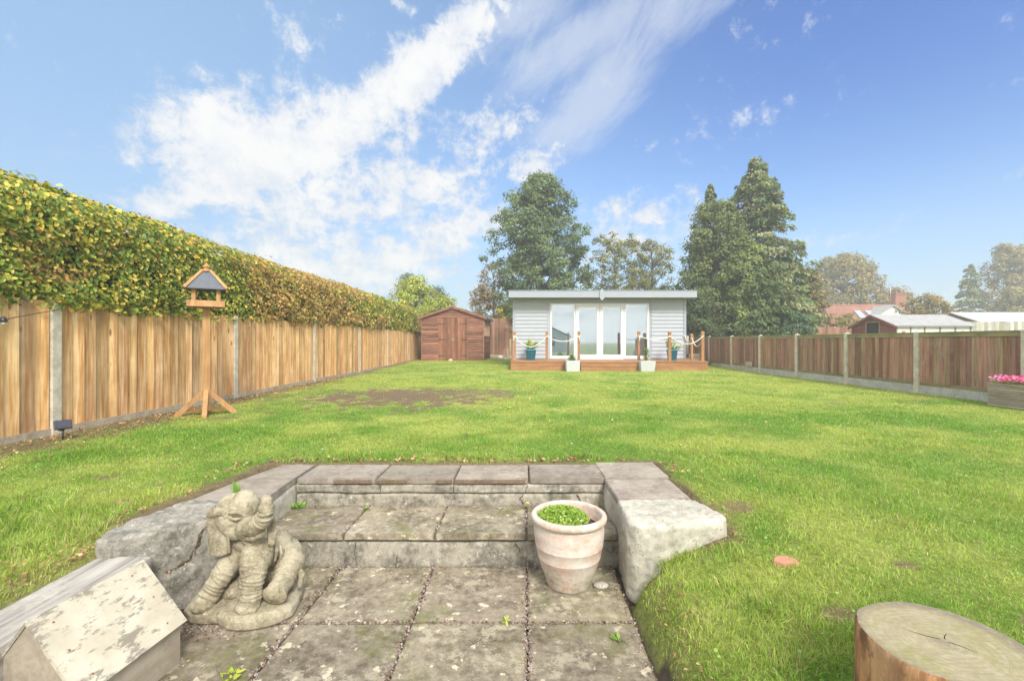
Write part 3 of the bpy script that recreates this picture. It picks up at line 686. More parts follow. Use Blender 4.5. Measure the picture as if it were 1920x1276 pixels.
# ------------------------------------------------------------------ stone elephant
def elephant():
    root=thing('elephant_statue','weathered cast stone elephant calf sitting with its trunk raised against the left hand step wall','statue',(-1.50,2.60,PZ))
    root.empty_display_size=.2
    L=Vector((-1.50,2.60,PZ))
    def E(cx,cy,Y): return P(330+cx/4.4,900+cy/4.4,Y)-L
    R=lambda r: r/4.4*2.6/F                      # crop pixels -> metres
    cur=[None]
    def cap(a,b,ra,rb,n=7,wr=0.0):
        a=Vector(a);b=Vector(b)
        for i in range(n+1):
            t=i/n; rr=(ra+(rb-ra)*t)*(1+wr*(1 if i%2 else -1)); cur[0].ball(a.lerp(b,t),rr,14)
    def path(ps,rs,n=7,wr=0.0):
        for i in range(len(ps)-1): cap(ps[i],ps[i+1],rs[i],rs[i+1],n,wr)
    def ball(c,r,n=16,col=(1,1,1),sc=(1,1,1)): cur[0].ball(c,r,n,col,sc)
    def rings(ps,rs,n):
        for i in range(len(ps)-1):
            a=Vector(ps[i]); b_=Vector(ps[i+1]); d=(b_-a).normalized(); u=d.cross(Vector((0,1,0))).normalized(); w=d.cross(u)
            for k in range(n):
                q=(k+.5)/n; c=a.lerp(b_,q); rr=rs[i]+(rs[i+1]-rs[i])*q+.0025; ph=random.uniform(0,6); tl=random.uniform(-.25,.25)
                cur[0].tube([c+(u*math.cos(g)+w*math.sin(g))*rr+d*(rr*tl*math.cos(g)+.004*math.sin(2*g+ph)) for g in np.linspace(0,2*PI,21)],.0052,6)
    def start(): cur[0]=MB()
    def done(name,sm=2,vox=.0055,d=.006): return bake(cur[0].build(name,M['statue'],root),vox,sm,d,.004)
    # skull with a domed double brow, cheeks and chin
    start()
    ball(E(515,300,2.54),R(172),22,(1,1,1),(1,1.0,.88)); ball(E(585,215,2.53),R(104),18); ball(E(470,230,2.53),R(118),18)
    ball(E(565,180,2.53),R(98),18); ball(E(500,385,2.49),R(98),16); ball(E(600,400,2.46),R(88),16,(1,1,1),(1.15,1,.80)); ball(E(660,395,2.43),R(66),14,(1,1,1),(1.1,1,.85))
    path([E(440,272,2.43),E(490,262,2.418),E(540,275,2.43)],[R(12),R(15),R(10)],6); path([E(445,312,2.432),E(490,322,2.42),E(538,312,2.43)],[R(12),R(15),R(10)],6)      # closed lid
    done('head')
    # raised trunk, curled up beside the brow, with nose folds
    start()
    path([E(585,385,2.45),E(660,378,2.415),E(722,325,2.385),E(752,240,2.37),E(750,172,2.38)],[R(78),R(72),R(60),R(47),R(42)],8,.0); rings([E(700,345,2.395),E(740,280,2.375),E(751,200,2.375)],[R(62),R(52),R(44)],3)
    path([E(750,170,2.385),E(735,150,2.41)],[R(42),R(30)],3); done('trunk',1,.0045,.004)
    start(); path([E(560,455,2.455),E(640,468,2.42),E(700,450,2.405),E(732,418,2.40)],[R(38),R(34),R(26),R(12)],7); done('lower_lip')
    # drooping ears folded over at the top
    start()
    for (cx,cy,w,h) in ((340,340,74,80),(345,420,80,95),(350,500,88,88),(352,555,92,62),(355,590,84,32)): ball(E(cx,cy,2.455),1.0,16,(1,1,1),(R(w),.012,R(h)))
    path([E(283,320,2.47),E(300,272,2.46),E(350,250,2.45),E(415,262,2.45)],[R(30),R(38),R(38),R(34)],6)
    path([E(272,330,2.455),E(280,440,2.45),E(276,590,2.45)],[R(20),R(13),R(12)],7); path([E(300,612,2.45),E(360,622,2.45),E(425,600,2.45)],[R(12),R(12),R(12)],6); path([E(415,300,2.435),E(428,450,2.44),E(440,590,2.445)],[R(17),R(12),R(11)],9)
    done('ear',1)
    start()
    for (cx,cy,w,h) in ((792,360,34,70),(792,440,40,75),(788,505,34,42)): ball(E(cx,cy,2.47),1.0,14,(1,1,1),(R(w),.014,R(h)))
    path([E(760,390,2.455),E(765,520,2.455)],[R(10),R(9)],7); done('ear',1)
    # neck, chest, barrel and rump
    start()
    ball(E(600,490,2.58),R(140),18,(1,1,1),(1,1,.8)); ball(E(640,600,2.58),R(140),18,(1,1,1),(1.0,1,.95)); ball(E(540,590,2.60),R(115))
    ball(E(780,560,2.66),R(180),20); ball(E(880,630,2.70),R(165),20); ball(E(800,720,2.68),R(150),18); ball(E(640,720,2.66),R(125)); ball(E(915,650,2.64),R(112),18,(1,1,1),(.95,1,1.15))
    for k in range(4): path([E(770+45*k,480+28*k,2.50+.03*k),E(790+40*k,560+22*k,2.485+.03*k),E(780+38*k,640+20*k,2.50+.03*k)],[R(13),R(16),R(12)],9)   # skin folds down the flank
    path([E(560,500,2.47),E(620,530,2.45),E(700,500,2.47)],[R(16),R(20),R(14)],8); done('body')
    # legs with skin folds
    start(); path([E(500,620,2.53),E(420,720,2.49),E(345,830,2.46),E(285,930,2.45)],[R(95),R(80),R(72),R(66)],7,.07)
    path([E(285,930,2.45),E(235,1010,2.43)],[R(66),R(78)],4); ball(E(215,1030,2.42),R(82),16,(1,1,1),(1.05,1,.62))
    for k in range(3): ball(E(160+42*k,1052,2.40),R(22),8,(1,1,1),(1,1,1.2))
    rings([E(420,720,2.49),E(345,830,2.46),E(285,930,2.45),E(262,965,2.44)],[R(80),R(72),R(66),R(70)],4)
    done('leg',1,.004,.004)
    start(); path([E(680,590,2.50),E(650,680,2.455),E(635,790,2.43),E(615,900,2.42)],[R(116),R(100),R(82),R(74)],8,.07)
    path([E(615,900,2.42),E(605,990,2.41)],[R(74),R(82)],4); ball(E(590,1040,2.40),R(84),16,(1,1,1),(1.05,1,.62))
    for k in range(4): ball(E(530+38*k,1066,2.375),R(22),8,(1,1,1),(1,1,1.2))
    rings([E(665,640,2.475),E(650,680,2.455),E(635,790,2.43),E(615,900,2.42),E(608,960,2.415)],[R(106),R(100),R(82),R(74),R(80)],4)
    done('leg',1,.004,.004)
    start(); path([E(950,660,2.62),E(905,780,2.55),E(870,860,2.50),E(835,905,2.465)],[R(115),R(82),R(75),R(84)],7,.0); rings([E(950,660,2.62),E(905,780,2.55),E(870,860,2.50)],[R(115),R(82),R(75)],4); done('leg',1,.004,.004)
    start(); path([E(600,800,2.62),E(500,880,2.56),E(470,900,2.53)],[R(100),R(88),R(82)],6); done('leg')
    start(); path([E(985,760,2.64),E(1010,745,2.60),E(1040,780,2.58),E(1020,870,2.56)],[R(38),R(32),R(28),R(22)],6); done('tail')
    s=MB(); c=E(812,945,2.435)
    n_=Vector((-.10,-1,-.10)).normalized(); q=n_.to_track_quat('Z','Y').to_matrix()
    s.ball(c,1.0,24,(.86,.84,.80),(R(103),R(76),.012),q); s.build('foot_sole',M['statue'],root)
    e=MB(); e.ball(E(491,293,2.424),R(17),10,(.42,.40,.36),(1.7,.5,.75)); e.build('eye',M['statue'],root)
    # shaped plinth
    pl=[(60,1075),(110,1120),(230,1125),(330,1125),(420,1175),(560,1178),(700,1160),(860,1115),(960,1060),(1010,980),(1050,890),(1078,800),(1060,745),(940,720),(760,720),(560,760),(330,850),(150,960)]
    poly=[]
    for cx,cy in pl:
        px=330+cx/4.4; py=900+cy/4.4; Y=F*(EYE-PZ-.045)/(py-639); poly.append(((px-960)/F*Y-L.x,Y-L.y))
    b=MB(); b.prism(poly,'z',0.002,.052); b.prism([(x*.94,y*.94) for x,y in poly],'z',.04,.068)
    o=b.build('plinth',M['statue'],root); bake(o,.008,3,.010,.004)
elephant()

# ------------------------------------------------------------------ terracotta pot
def terracotta():
    t=thing('terracotta_pot','large whitened terracotta pot with a green creeping plant, standing before the steps','plant pot',(.345,2.79,PZ))
    prof=[(.120,0),(.130,.003),(.134,.012),(.150,.06),(.172,.12),(.1885,.175),(.190,.177),(.1892,.180),(.2025,.245),(.2042,.2475),(.2032,.250),(.2105,.30),(.212,.345),(.205,.378),(.206,.384),(.218,.388),(.2265,.397),(.2285,.409),(.226,.421),(.216,.429),(.203,.430),(.197,.424),(.193,.41),(.190,.36),(.17,.34),(0.001,.335)]
    m=MB(); m.lathe(prof,(0,0,0),72,(1,1,1),.004); m.build('pot',M['terra'],t)
    m=MB(); m.lathe([(.188,.350),(.12,.368),(.001,.375)],(0,0,0),32); m.build('compost',M['soil'],t)
    n=2600; a=RS.uniform(0,2*PI,n); q=np.sqrt(RS.rand(n))*.158
    x=q*np.cos(a)-.040; y=q*np.sin(a)-.018; zz=.385+.075*np.sqrt(np.clip(1-(q/.165)**2,0,1))*RS.uniform(.55,1,n)*(1+.3*(fbm(x*20+3,y*20+5,2)-.5))
    k=np.hypot(x,y)<.192; x=x[k];y=y[k];zz=zz[k];n=len(x)
    tt=RS.rand(n)[:,None]; c=np.array([.13,.27,.03])*(1-tt)+np.array([.38,.46,.10])*tt; k=RS.rand(n)<.05; c[k]=[.62,.62,.4]
    nr=np.stack([x+.04,y+.018,np.full(n,.14)],1)
    leaf_mesh('plant',np.stack([x,y,zz],1),nr,RS.uniform(.010,.022,n),c,M['leaf'],t,.8,.35)
terracotta()

# ------------------------------------------------------------------ little weathered wooden house (left foreground), sleeper, stump
def little_house():
    t=thing('nest_house','small weathered wooden animal house with flaking cream roof, beside the patio wall','animal house',(-1.735,1.93,PZ),-.10)
    # length along y (-.26 .. +.22), ridge along y
    L0,L1=-.27,.205; hw=.185; we=.222; rz=.455
    m=MB()
    for s in (-1,1):
        m=MB(); m.box((s*hw-.009,L0+.03,0),(s*hw+.009,L1-.01,we-.022),(1,1,1)); m.build('side_wall',M['paleply'],t)
    m=MB(); m.prism([(-hw+.01,.0),(hw-.01,.0),(hw-.01,we-.02),(0,rz-.04),(-hw+.01,we-.02)],'y',L1-.03,L1-.012); m.build('back_wall',M['paleply'],t)
    m=MB(); m.prism([(-hw-.002,we-.01),(hw+.002,we-.01),(.004,rz-.02),(-.004,rz-.02)],'y',L0+.005,L0+.022,(.86,.85,.86)); m.build('gable',M['paleply'],t)
    m=MB(); m.prism([(-hw-.005,0),(-.09,0),(-.09,we-.03),(.09,we-.03),(.09,0),(hw+.005,0),(hw+.005,we-.012),(-hw-.005,we-.012)],'y',L0+.028,L0+.045,(.55,.55,.55)); m.build('front_wall',M['paleply'],t)
    m=MB(); m.box((-hw+.02,L0+.06,.004),(hw-.02,L1-.04,.02)); m.build('floor_board',M['paleply'],t)
    for s in (1,-1):
        m=MB(); e=hw+.035; ze=we-.035
        n=Vector((rz-ze,0,e)).normalized()*.014
        pts=[(s*e,ze),(0,rz),(0,rz-.017),(s*(e-.010),ze-.012)]
        m.prism(pts if s>0 else pts[::-1],'y',L0,L1); m.build('roof_panel',M['flaky'],t)
    # nail heads
    nm=m_plain('rusty_nails',(.35,.12,.04),.9)
    for (u,v) in ((.15,.1),(.5,.08),(.85,.12),(.12,.85),(.5,.9),(.88,.86)):
        x=(hw+.035)*u; z=rz-(rz-we+.035)*u+.002; y=L0+.02+(L1-L0-.04)*v
        m=MB(); m.ball((x+.002,y,z),.0035,8); m.build('nail',nm,t)
little_house()
def sleeper():
    m=MB()
    m.box((-.145,-.9,0),(.14,.62,.352),(1,1,1),bev=.012)
    o=m.build('timber_sleeper',M['sleeper']); o.location=(-2.0,1.78,PZ); o.rotation_euler=(0,0,.02)
    bake(o,.018,1,.005,.003)
    tag(o,'grey weathered timber sleeper edging the lawn bank behind the little wooden house','timber')
sleeper()
def stump():
    t=thing('tree_stump','upright sawn log stool with mossy ringed top and orange-brown stripped side','log',(1.30,1.38,-.26))
    vs=[];n=72;prof=[]
    m=MB(); H=.40
    for (z,f) in ((-.1,1.06),(.02,1.04),(.1,1.02),(.2,1.0),(.3,.995),(.37,.99),(.392,.985),(H,.965)):
        for i in range(n):
            a=2*PI*i/n; r=.218*f*(1+.025*math.sin(2*a+.7)+.012*math.sin(5*a+2)+.006*math.sin(13*a+z*8)+.016*mnoise.noise(Vector((math.cos(a)*3,math.sin(a)*3,z*3)))+.010*mnoise.noise(Vector((math.cos(a)*14,math.sin(a)*14,z*9))))
            vs.append((r*math.cos(a),r*math.sin(a),z))
    fs=[(j*n+i,j*n+(i+1)%n,(j+1)*n+(i+1)%n,(j+1)*n+i) for j in range(7) for i in range(n)]
    m.add(vs,fs,(1,1,1),.3,True); m.build('side',M['stumpside'],t)
    m=MB(); m.add([Vector(v) for v in vs[-n:]]+[Vector((0,0,H))],[(i,(i+1)%n,n) for i in range(n)],(1,1,1),.5); m.build('sawn_top',M['stumptop'],t)
    # drying cracks
    m=MB()
    for a,l in ((2.4,.09),(5.3,.07),(.6,.05)): m.tube([(.01*math.cos(a),.01*math.sin(a),H),(l*.5*math.cos(a+.2),l*.5*math.sin(a+.2),H),(l*math.cos(a+.1),l*math.sin(a+.1),H)],[.0012,.0014,.0004],5)
    m.build('crack',M['dark'],t)
stump()

# ------------------------------------------------------------------ bird table, solar lamp, wire lamp
def bird_table():
    t=thing('bird_table','tall orange-brown wooden bird table with slate-grey pitched roof beside the left fence','bird table',(-4.33,6.50,0),.56)
    M_=M['tabletimber']
    m=MB(); m.box((-.046,-.046,.06),(.046,.046,1.53),bev=.004); m.build('post',M_,t)
    for k in range(4):
        a=k*PI/2-.04
        q=Matrix.Rotation(a,4,'Z')
        m=MB(); m.prism([(.04,.36),(.045,.27),(.30,.0),(.37,.0),(.37,.03)],'y',-.028,.028,M=q)
        m.build('leg',M_,t)
    m=MB()
    for a in (-.04-PI/2,-.04):
        m.box((-.24,-.035,.004),(.24,.035,.034),(.6,.55,.5),M=Matrix.Rotation(a,4,'Z')@Matrix.Translation((0,0,.034 if a>-1 else 0)))
    m.build('foot_board',M_,t)
    m=MB(); m.box((-.19,-.19,1.53),(.19,.19,1.55)); m.build('tray',M_,t)
    m=MB()
    for k in range(4):
        q=Matrix.Rotation(k*PI/2,4,'Z'); m.prism([(.225,1.56),(.245,1.56),(.272,1.532),(.272,1.515),(.225,1.515)],'x',-.272,.272,M=q@Matrix.Rotation(0,4,'Z')) if False else m.prism([(-.222,1.515),(-.18,1.515),(-.18,1.60),(-.202,1.60)],'x',-.22,.22,M=q)
    m.build('tray_rim',M_,t)
    for sx in (-1,1):
        for sy in (-1,1):
            m=MB(); m.box((sx*.145-.024,sy*.145-.024,1.55),(sx*.145+.024,sy*.145+.024,1.80)); m.build('upright',M_,t)
    e=.235; zt=2.03; te=.045; ze=1.77
    for k in range(4):
        q=Matrix.Rotation(k*PI/2,4,'Z')
        m=MB(); vs=[q@Vector(v) for v in ((-e,-e,ze),(e,-e,ze),(te,-te,zt),(-te,-te,zt),(-e,-e,ze-.014),(e,-e,ze-.014),(te,-te,zt-.016),(-te,-te,zt-.016))]
        m.add(vs,[(0,1,2,3),(7,6,5,4),(0,4,5,1),(1,5,6,2),(2,6,7,3),(3,7,4,0)]); m.build('roof_panel',M['slate'],t)
        m=MB(); a=q@Vector((-e-.012,-e-.012,ze-.006)); b_=q@Vector((-te,-te,zt+.006)); m.tube([a,b_],[.026,.022],4,smooth=False); m.build('roof_rib',M_,t)
    m=MB(); m.lathe([(.075,0),(.080,.012),(.05,.024),(.034,.045),(.040,.060),(.052,.072),(.048,.084),(.026,.100),(.010,.120),(.001,.132)],(0,0,2.015),20); m.build('finial',M_,t)
bird_table()
def solar():
    t=thing('solar_light','small black solar spotlight on a ground spike by the left fence','garden light',(-4.70,4.80,0),.9)
    mp=M['blackplastic']
    MB().tube([(0,0,-.02),(0,0,.12)],[.006,.012],8).build('spike',mp,t)
    m=MB(); q=Matrix.Translation((0,0,.165))@Matrix.Rotation(.95,4,'X'); m.box((-.07,-.05,-.012),(.07,.05,.012),M=q,bev=.006); m.build('housing',mp,t)
    m=MB(); m.box((-.058,-.038,.0125),(.058,.038,.0135),M=q); m.build('solar_panel',m_plain('solar_cell',(.02,.025,.05),.2,.1,10,spec=.7),t)
    m=MB(); m.tube([(0,.03,.15),(0,.09,.12)],[.03,.036],12); m.build('lamp_head',mp,t)
solar()
def wire_lamp():
    t=thing('festoon_light','small black festoon lamp hanging on a thin wire across the nearest left fence panel','garden light',(-5.0,4.45,1.28))
    o=Vector((-5.0,4.45,1.28)); pts=[P(-60,612,4.30),P(0,602,4.46),P(30,595,4.6),P(60,588,4.8),P(90,580,5.05)]
    pts=[Vector((-4.99,p.y,p.z))-o for p in pts]
    MB().tube(pts,.004,5).build('wire',M['blackplastic'],t)
    m=MB(); m.lathe([(.001,.05),(.018,.045),(.028,.02),(.032,0),(.030,-.004)],(.01,.05,-.05),14); m.build('cap',M['blackplastic'],t)
    m=MB(); m.ball((.01,.05,-.065),.020,12); m.build('bulb',m_plain('frosted_bulb',(.6,.58,.5),.3),t)
wire_lamp()

# ------------------------------------------------------------------ fences
def left_fence():
    t=thing('timber_fence','fresh golden featheredge fence with concrete posts along the left side','fence',(-5.03,12,0))
    o=Vector(t.location)
    def lx(y): return -5.13+(y-5.1)*.0115
    ys=[-1.42,1.85,5.12,8.39,11.66,14.95,18.25,21.55,24.9]
    for i,y in enumerate(ys):
        if y<1.8: continue
        m=MB(); x=lx(y); m.box((x-.06,y-.055,-.1),(x+.055,y+.055,1.50),bev=.008); loc(m,'post',M['conc_post'],t)
    for i in range(1,len(ys)-1):
        y0,y1=ys[i]+.055,ys[i+1]-.055
        m=MB(); n=int(round((y1-y0)/.152)); w=(y1-y0)/n
        for k in range(n):
            a=y0+k*w; b_=a+w-.017; xa=lx(a); h=1.485+random.uniform(-.012,.012); k_=random.choice((.66,.85,1.0,1.12,1.22,1.05,.78)); tn=(k_*random.uniform(.96,1.04),k_*random.uniform(.95,1.0),k_*random.uniform(.86,1.0))
            zb=.075
            vs=[(xa-.012,a-.008,zb),(xa+.010,a-.008,zb),(xa+.036,b_,zb),(xa-.012,b_,zb),(xa-.012,a-.008,h),(xa+.010,a-.008,h),(xa+.036,b_,h),(xa-.012,b_,h)]
            if k%2: vs=[(v[0]+.002,v[1],v[2]) for v in vs]
            m.add(vs,[(0,3,2,1),(4,5,6,7),(0,1,5,4),(1,2,6,5),(2,3,7,6),(3,0,4,7)],tn)
        m.prism([(lx(y0)-.034,y0),(lx(y0)-.013,y0),(lx(y1)-.013,y1),(lx(y1)-.034,y1)],'z',.09,1.44,(.30,.22,.16))  # backing sheet tinted dark to paint shadow lines into the board gaps
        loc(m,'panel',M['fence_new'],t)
        m=MB(); x=lx((y0+y1)/2); m.prism([(lx(y0)-.02,y0),(lx(y0)+.045,y0),(lx(y1)+.045,y1),(lx(y1)-.02,y1)],'z',-.1,.073); loc(m,'gravel_board',M['gravel'],t)
        m=MB(); m.prism([(lx(y0)-.07,y0),(lx(y0)-.035,y0),(lx(y1)-.035,y1),(lx(y1)-.07,y1)],'z',.3,.37);m.prism([(lx(y0)-.07,y0),(lx(y0)-.035,y0),(lx(y1)-.035,y1),(lx(y1)-.07,y1)],'z',1.2,1.27); loc(m,'rail',M['fence_new'],t)
left_fence()
def right_fence():
    t=thing('timber_fence','low red-brown featheredge fence with mossy cap rail along the right side','fence',(8.1,13,0))
    ys=[5.29,7.21,9.145,11.08,13.01,14.94,16.87,18.8,20.7]
    X=8.1
    for y in ys:
        m=MB(); m.box((X-.055,y-.05,-.1),(X+.055,y+.05,1.22),bev=.006)
        m.add([(X-.05,y-.045,1.22),(X+.05,y-.045,1.22),(X+.05,y+.045,1.22),(X-.05,y+.045,1.22),(X,y,1.245)],[(0,1,4),(1,2,4),(2,3,4),(3,0,4)])
        loc(m,'post',M['conc_post'],t)
    for i in range(len(ys)-1):
        y0,y1=ys[i]+.05,ys[i+1]-.05; m=MB(); n=18; w=(y1-y0)/n
        for k in range(n):
            a=y0+k*w; b_=a+w-.009; kk=random.choice((.7,.85,1.0,1.15,1.3)); tn=(kk,kk*random.uniform(.93,1.08),kk*random.uniform(.9,1.1))
            if random.random()<.10: tn=(1.15,1.45,1.3)
            zb=.235+random.uniform(-.012,.006); h=1.12
            vs=[(X+.012,a-.006,zb),(X-.008,a-.006,zb),(X-.020,b_,zb),(X+.012,b_,zb),(X+.012,a-.006,h),(X-.008,a-.006,h),(X-.020,b_,h),(X+.012,b_,h)]
            m.add(vs,[(0,1,2,3),(4,7,6,5),(0,4,5,1),(1,5,6,2),(2,6,7,3),(3,7,4,0)],tn)
        m.box((X+.0125,y0,.24),(X+.026,y1,1.11),(.32,.30,.28))  # dark backing: the shade between boards is put into its colour
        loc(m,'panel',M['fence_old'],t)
        m=MB(); m.box((X-.03,y0,1.118),(X+.03,y1,1.19),(1,1,1)); m.box((X-.045,y0,1.19),(X+.045,y1,1.212),(.9,.95,.8)); loc(m,'cap_rail',M['caprail'],t)
        m=MB(); m.box((X-.015,y0,.165),(X+.03,y1,.232),(.75,.72,.66)); loc(m,'bottom_rail',M['caprail'],t)
        m=MB(); m.box((X-.028,y0,-.1),(X+.022,y1,.163),(1,1,1)); loc(m,'gravel_board',M['gravel_light'],t)
right_fence()
def board_fence(label,x0,x1,y,z0,z1,mat,w=.12,rot=0,cap=None,posts=1.9,ang_end=None):
    """featheredge fence running along x"""
    t=thing('timber_fence',label,'fence',((x0+x1)/2,y,0)); m=MB(); n=int((x1-x0)/w)
    for k in range(n):
        a=x0+k*w; kk=random.choice((.8,.95,1.05,1.2)); h=z1+random.uniform(-.015,.015)
        m.box((a,y-.01-.004*(k%2),z0),(a+w-.004,y+.01,h),(kk,kk,kk*random.uniform(.92,1.06)))
    loc(m,'panel',mat,t)
    m=MB(); a=x0
    while a<=x1+.01:
        m=MB(); m.box((a-.05,y+.012,z0-.1),(a+.05,y+.11,z1+.03)); loc(m,'post',M['conc_post'],t); a+=posts
    return t
board_fence('tall dull red-brown fence behind the red shed and grey summerhouse',-5.0,3.1,25.6,0,2.30,M['fence_old'],.15)
board_fence('short brown fence stretch behind the right end of the timber deck',6.9,8.0,20.75,.05,1.24,M['fence_old'],.10,posts=1.05)
board_fence('reddish fence in the neighbouring garden left of the small maroon shed',13.6,17.0,22.0,0,1.70,M['fence_old'],.14)
board_fence('silver-grey board fence in the neighbouring garden below the far trees',19.2,27.5,19.6,0,1.86,m_wood('silver_boards',(.40,.38,.33),(.58,.55,.49),'z',40,.9,.1),.16)

# ------------------------------------------------------------------ beech hedge
def hedge():
    t=thing('beech_hedge','tall clipped beech hedge turning yellow and bronze above the golden left fence','hedge',(-5.9,13,0))
    o=np.array(t.location)
    y0,y1=2.6,24.6
    def prof(y):
        top=2.80+.05*(fbm(y*.8,y*0+2,3)-.5)*2-.02*np.clip(y-20,0,9)
        return top
    N=[];Pp=[];S=[];C=[]
    for (a,b_,dn,sz) in ((2.6,5.5,2400,.064),(5.5,8.5,1800,.068),(8.5,13,1100,.076),(13,y1,600,.092)):
        L=b_-a
        # garden face
        for (kind,area,n_) in (('face',L*1.45,int(L*1.45*dn)),('inner',L*1.45,int(L*1.45*dn*.55)),('top',L*1.1,int(L*1.1*dn*.45)),('under',L*.35,int(L*.35*dn*.7))):
            y=RS.uniform(a,b_,n_); u=RS.rand(n_)
            top=prof(y); bulge=(fbm(y*1.5,u*3+5,3)-.5)*.22
            if kind in('face','inner'):
                z=1.42+u*(top-1.42)
                rnd=.28*np.clip((z-top+.35)/.35,0,1)**2.2+.10*np.clip((1.62-z)/.2,0,1)**2
                x=-5.02+(y-5.1)*.0115+bulge-rnd-(RS.rand(n_)**1.5)*.10
                if kind=='inner': x-=RS.uniform(.06,.3,n_)
                nr=np.tile([1.0,0,.35],(n_,1)); nr[:,2]+=np.clip((z-top+.35)/.35,0,1)*1.2
            elif kind=='top':
                x=-5.25-u*.95; z=top+(fbm(x*2,y*1.5,3)-.5)*.14-.06*np.clip((x+5.45)/.2,0,1)-(RS.rand(n_)**2)*.08+RS.exponential(.02,n_); nr=np.tile([.1,0,1.0],(n_,1))
            else:
                x=-5.0-u*.4; z=1.47+RS.uniform(-.05,.06,n_)-.05*RS.rand(n_); nr=np.tile([.5,0,-.4],(n_,1))
            pos=np.stack([x,y,z],1)
            # bronze areas along the hedge, greener top and near end
            w=fbm(y*.55+3,z*1.1+8,4); w2=fbm(y*2.3+3,z*2.3+1,3)
            br=sst(.47,.64,w-.10*(1-sst(6,9,y))+.18*sst(8,12,y)*(1-sst(15,18,y))-.06+(.35-u)*.12*(kind!='top'))*.85
            green=np.array([.20,.275,.045]); yel=np.array([.52,.45,.085]); bro=np.array([.46,.29,.12]); dk=np.array([.09,.15,.025]); org=np.array([.55,.32,.06])
            r=RS.rand(n_); py=np.clip(.40+.5*(w2-.4)+.15*(kind=='top'),.05,.85)
            c=np.where((r<py)[:,None],yel,green); r=RS.rand(n_); c=np.where((r<.18)[:,None],dk,c)
            c=np.where((RS.rand(n_)<br*.75)[:,None],bro,c); c=np.where((RS.rand(n_)<.035)[:,None],org,c)
            c=c*RS.uniform(.72,1.25,(n_,1))
            # a few gaps
            gap=fbm(y*4+31,z*4+11,3); keep=(gap>.36)|(RS.rand(n_)<.25)
            Pp.append(pos[keep]);N.append(nr[keep]);C.append(c[keep]);S.append(RS.uniform(.45,1.25,n_)[keep]*sz)
    # rounded far end
    n_=5000; yy=y1+RS.rand(n_)*.3; x=RS.uniform(-6.3,-5.0,n_); z=1.4+RS.rand(n_)*(1.25-.3*(yy-y1)); c=np.where((RS.rand(n_)<.6)[:,None],[.42,.40,.05],[.15,.22,.04])*RS.uniform(.7,1.2,(n_,1))
    Pp.append(np.stack([x,yy,z],1)); N.append(np.tile([.3,.5,.4],(n_,1))); C.append(c); S.append(np.full(n_,.09))
    Pp=np.concatenate(Pp)-o; print('hedge leaves',len(Pp))
    leaf_mesh('foliage',Pp,np.concatenate(N),np.concatenate(S),np.concatenate(C),M['leaf'],t,.62,.3,.25)
    # twiggy inside
    m=MB()
    for _ in range(900):
        y=random.uniform(y0,y1); p=Vector((-5.75+random.uniform(-.2,.2),y,1.0)); pts=[p]
        for k in range(4): p=p+Vector((random.uniform(-.05,.16),random.uniform(-.16,.16),random.uniform(.22,.46))); pts.append(Vector((min(p.x,-5.12),p.y,min(p.z,2.72))))
        m.tube([q-Vector(o) for q in pts],[.016,.011,.008,.005,.003],4)
    for k in range(40):
        y=y0+.3+k*(y1-y0-.5)/39; m.tube([Vector((-5.8,y,-.05))-Vector(o),Vector((-5.8,y+.05,1.2))-Vector(o),Vector((-5.75,y,2.5))-Vector(o)],[.04,.03,.012],6)
    m.build('branches',M['twig'],t)
    # dense shaded heart of dead leaf and twig
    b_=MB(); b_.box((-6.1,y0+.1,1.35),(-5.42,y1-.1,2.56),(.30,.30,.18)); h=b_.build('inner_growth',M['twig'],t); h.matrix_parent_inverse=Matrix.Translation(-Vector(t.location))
hedge()

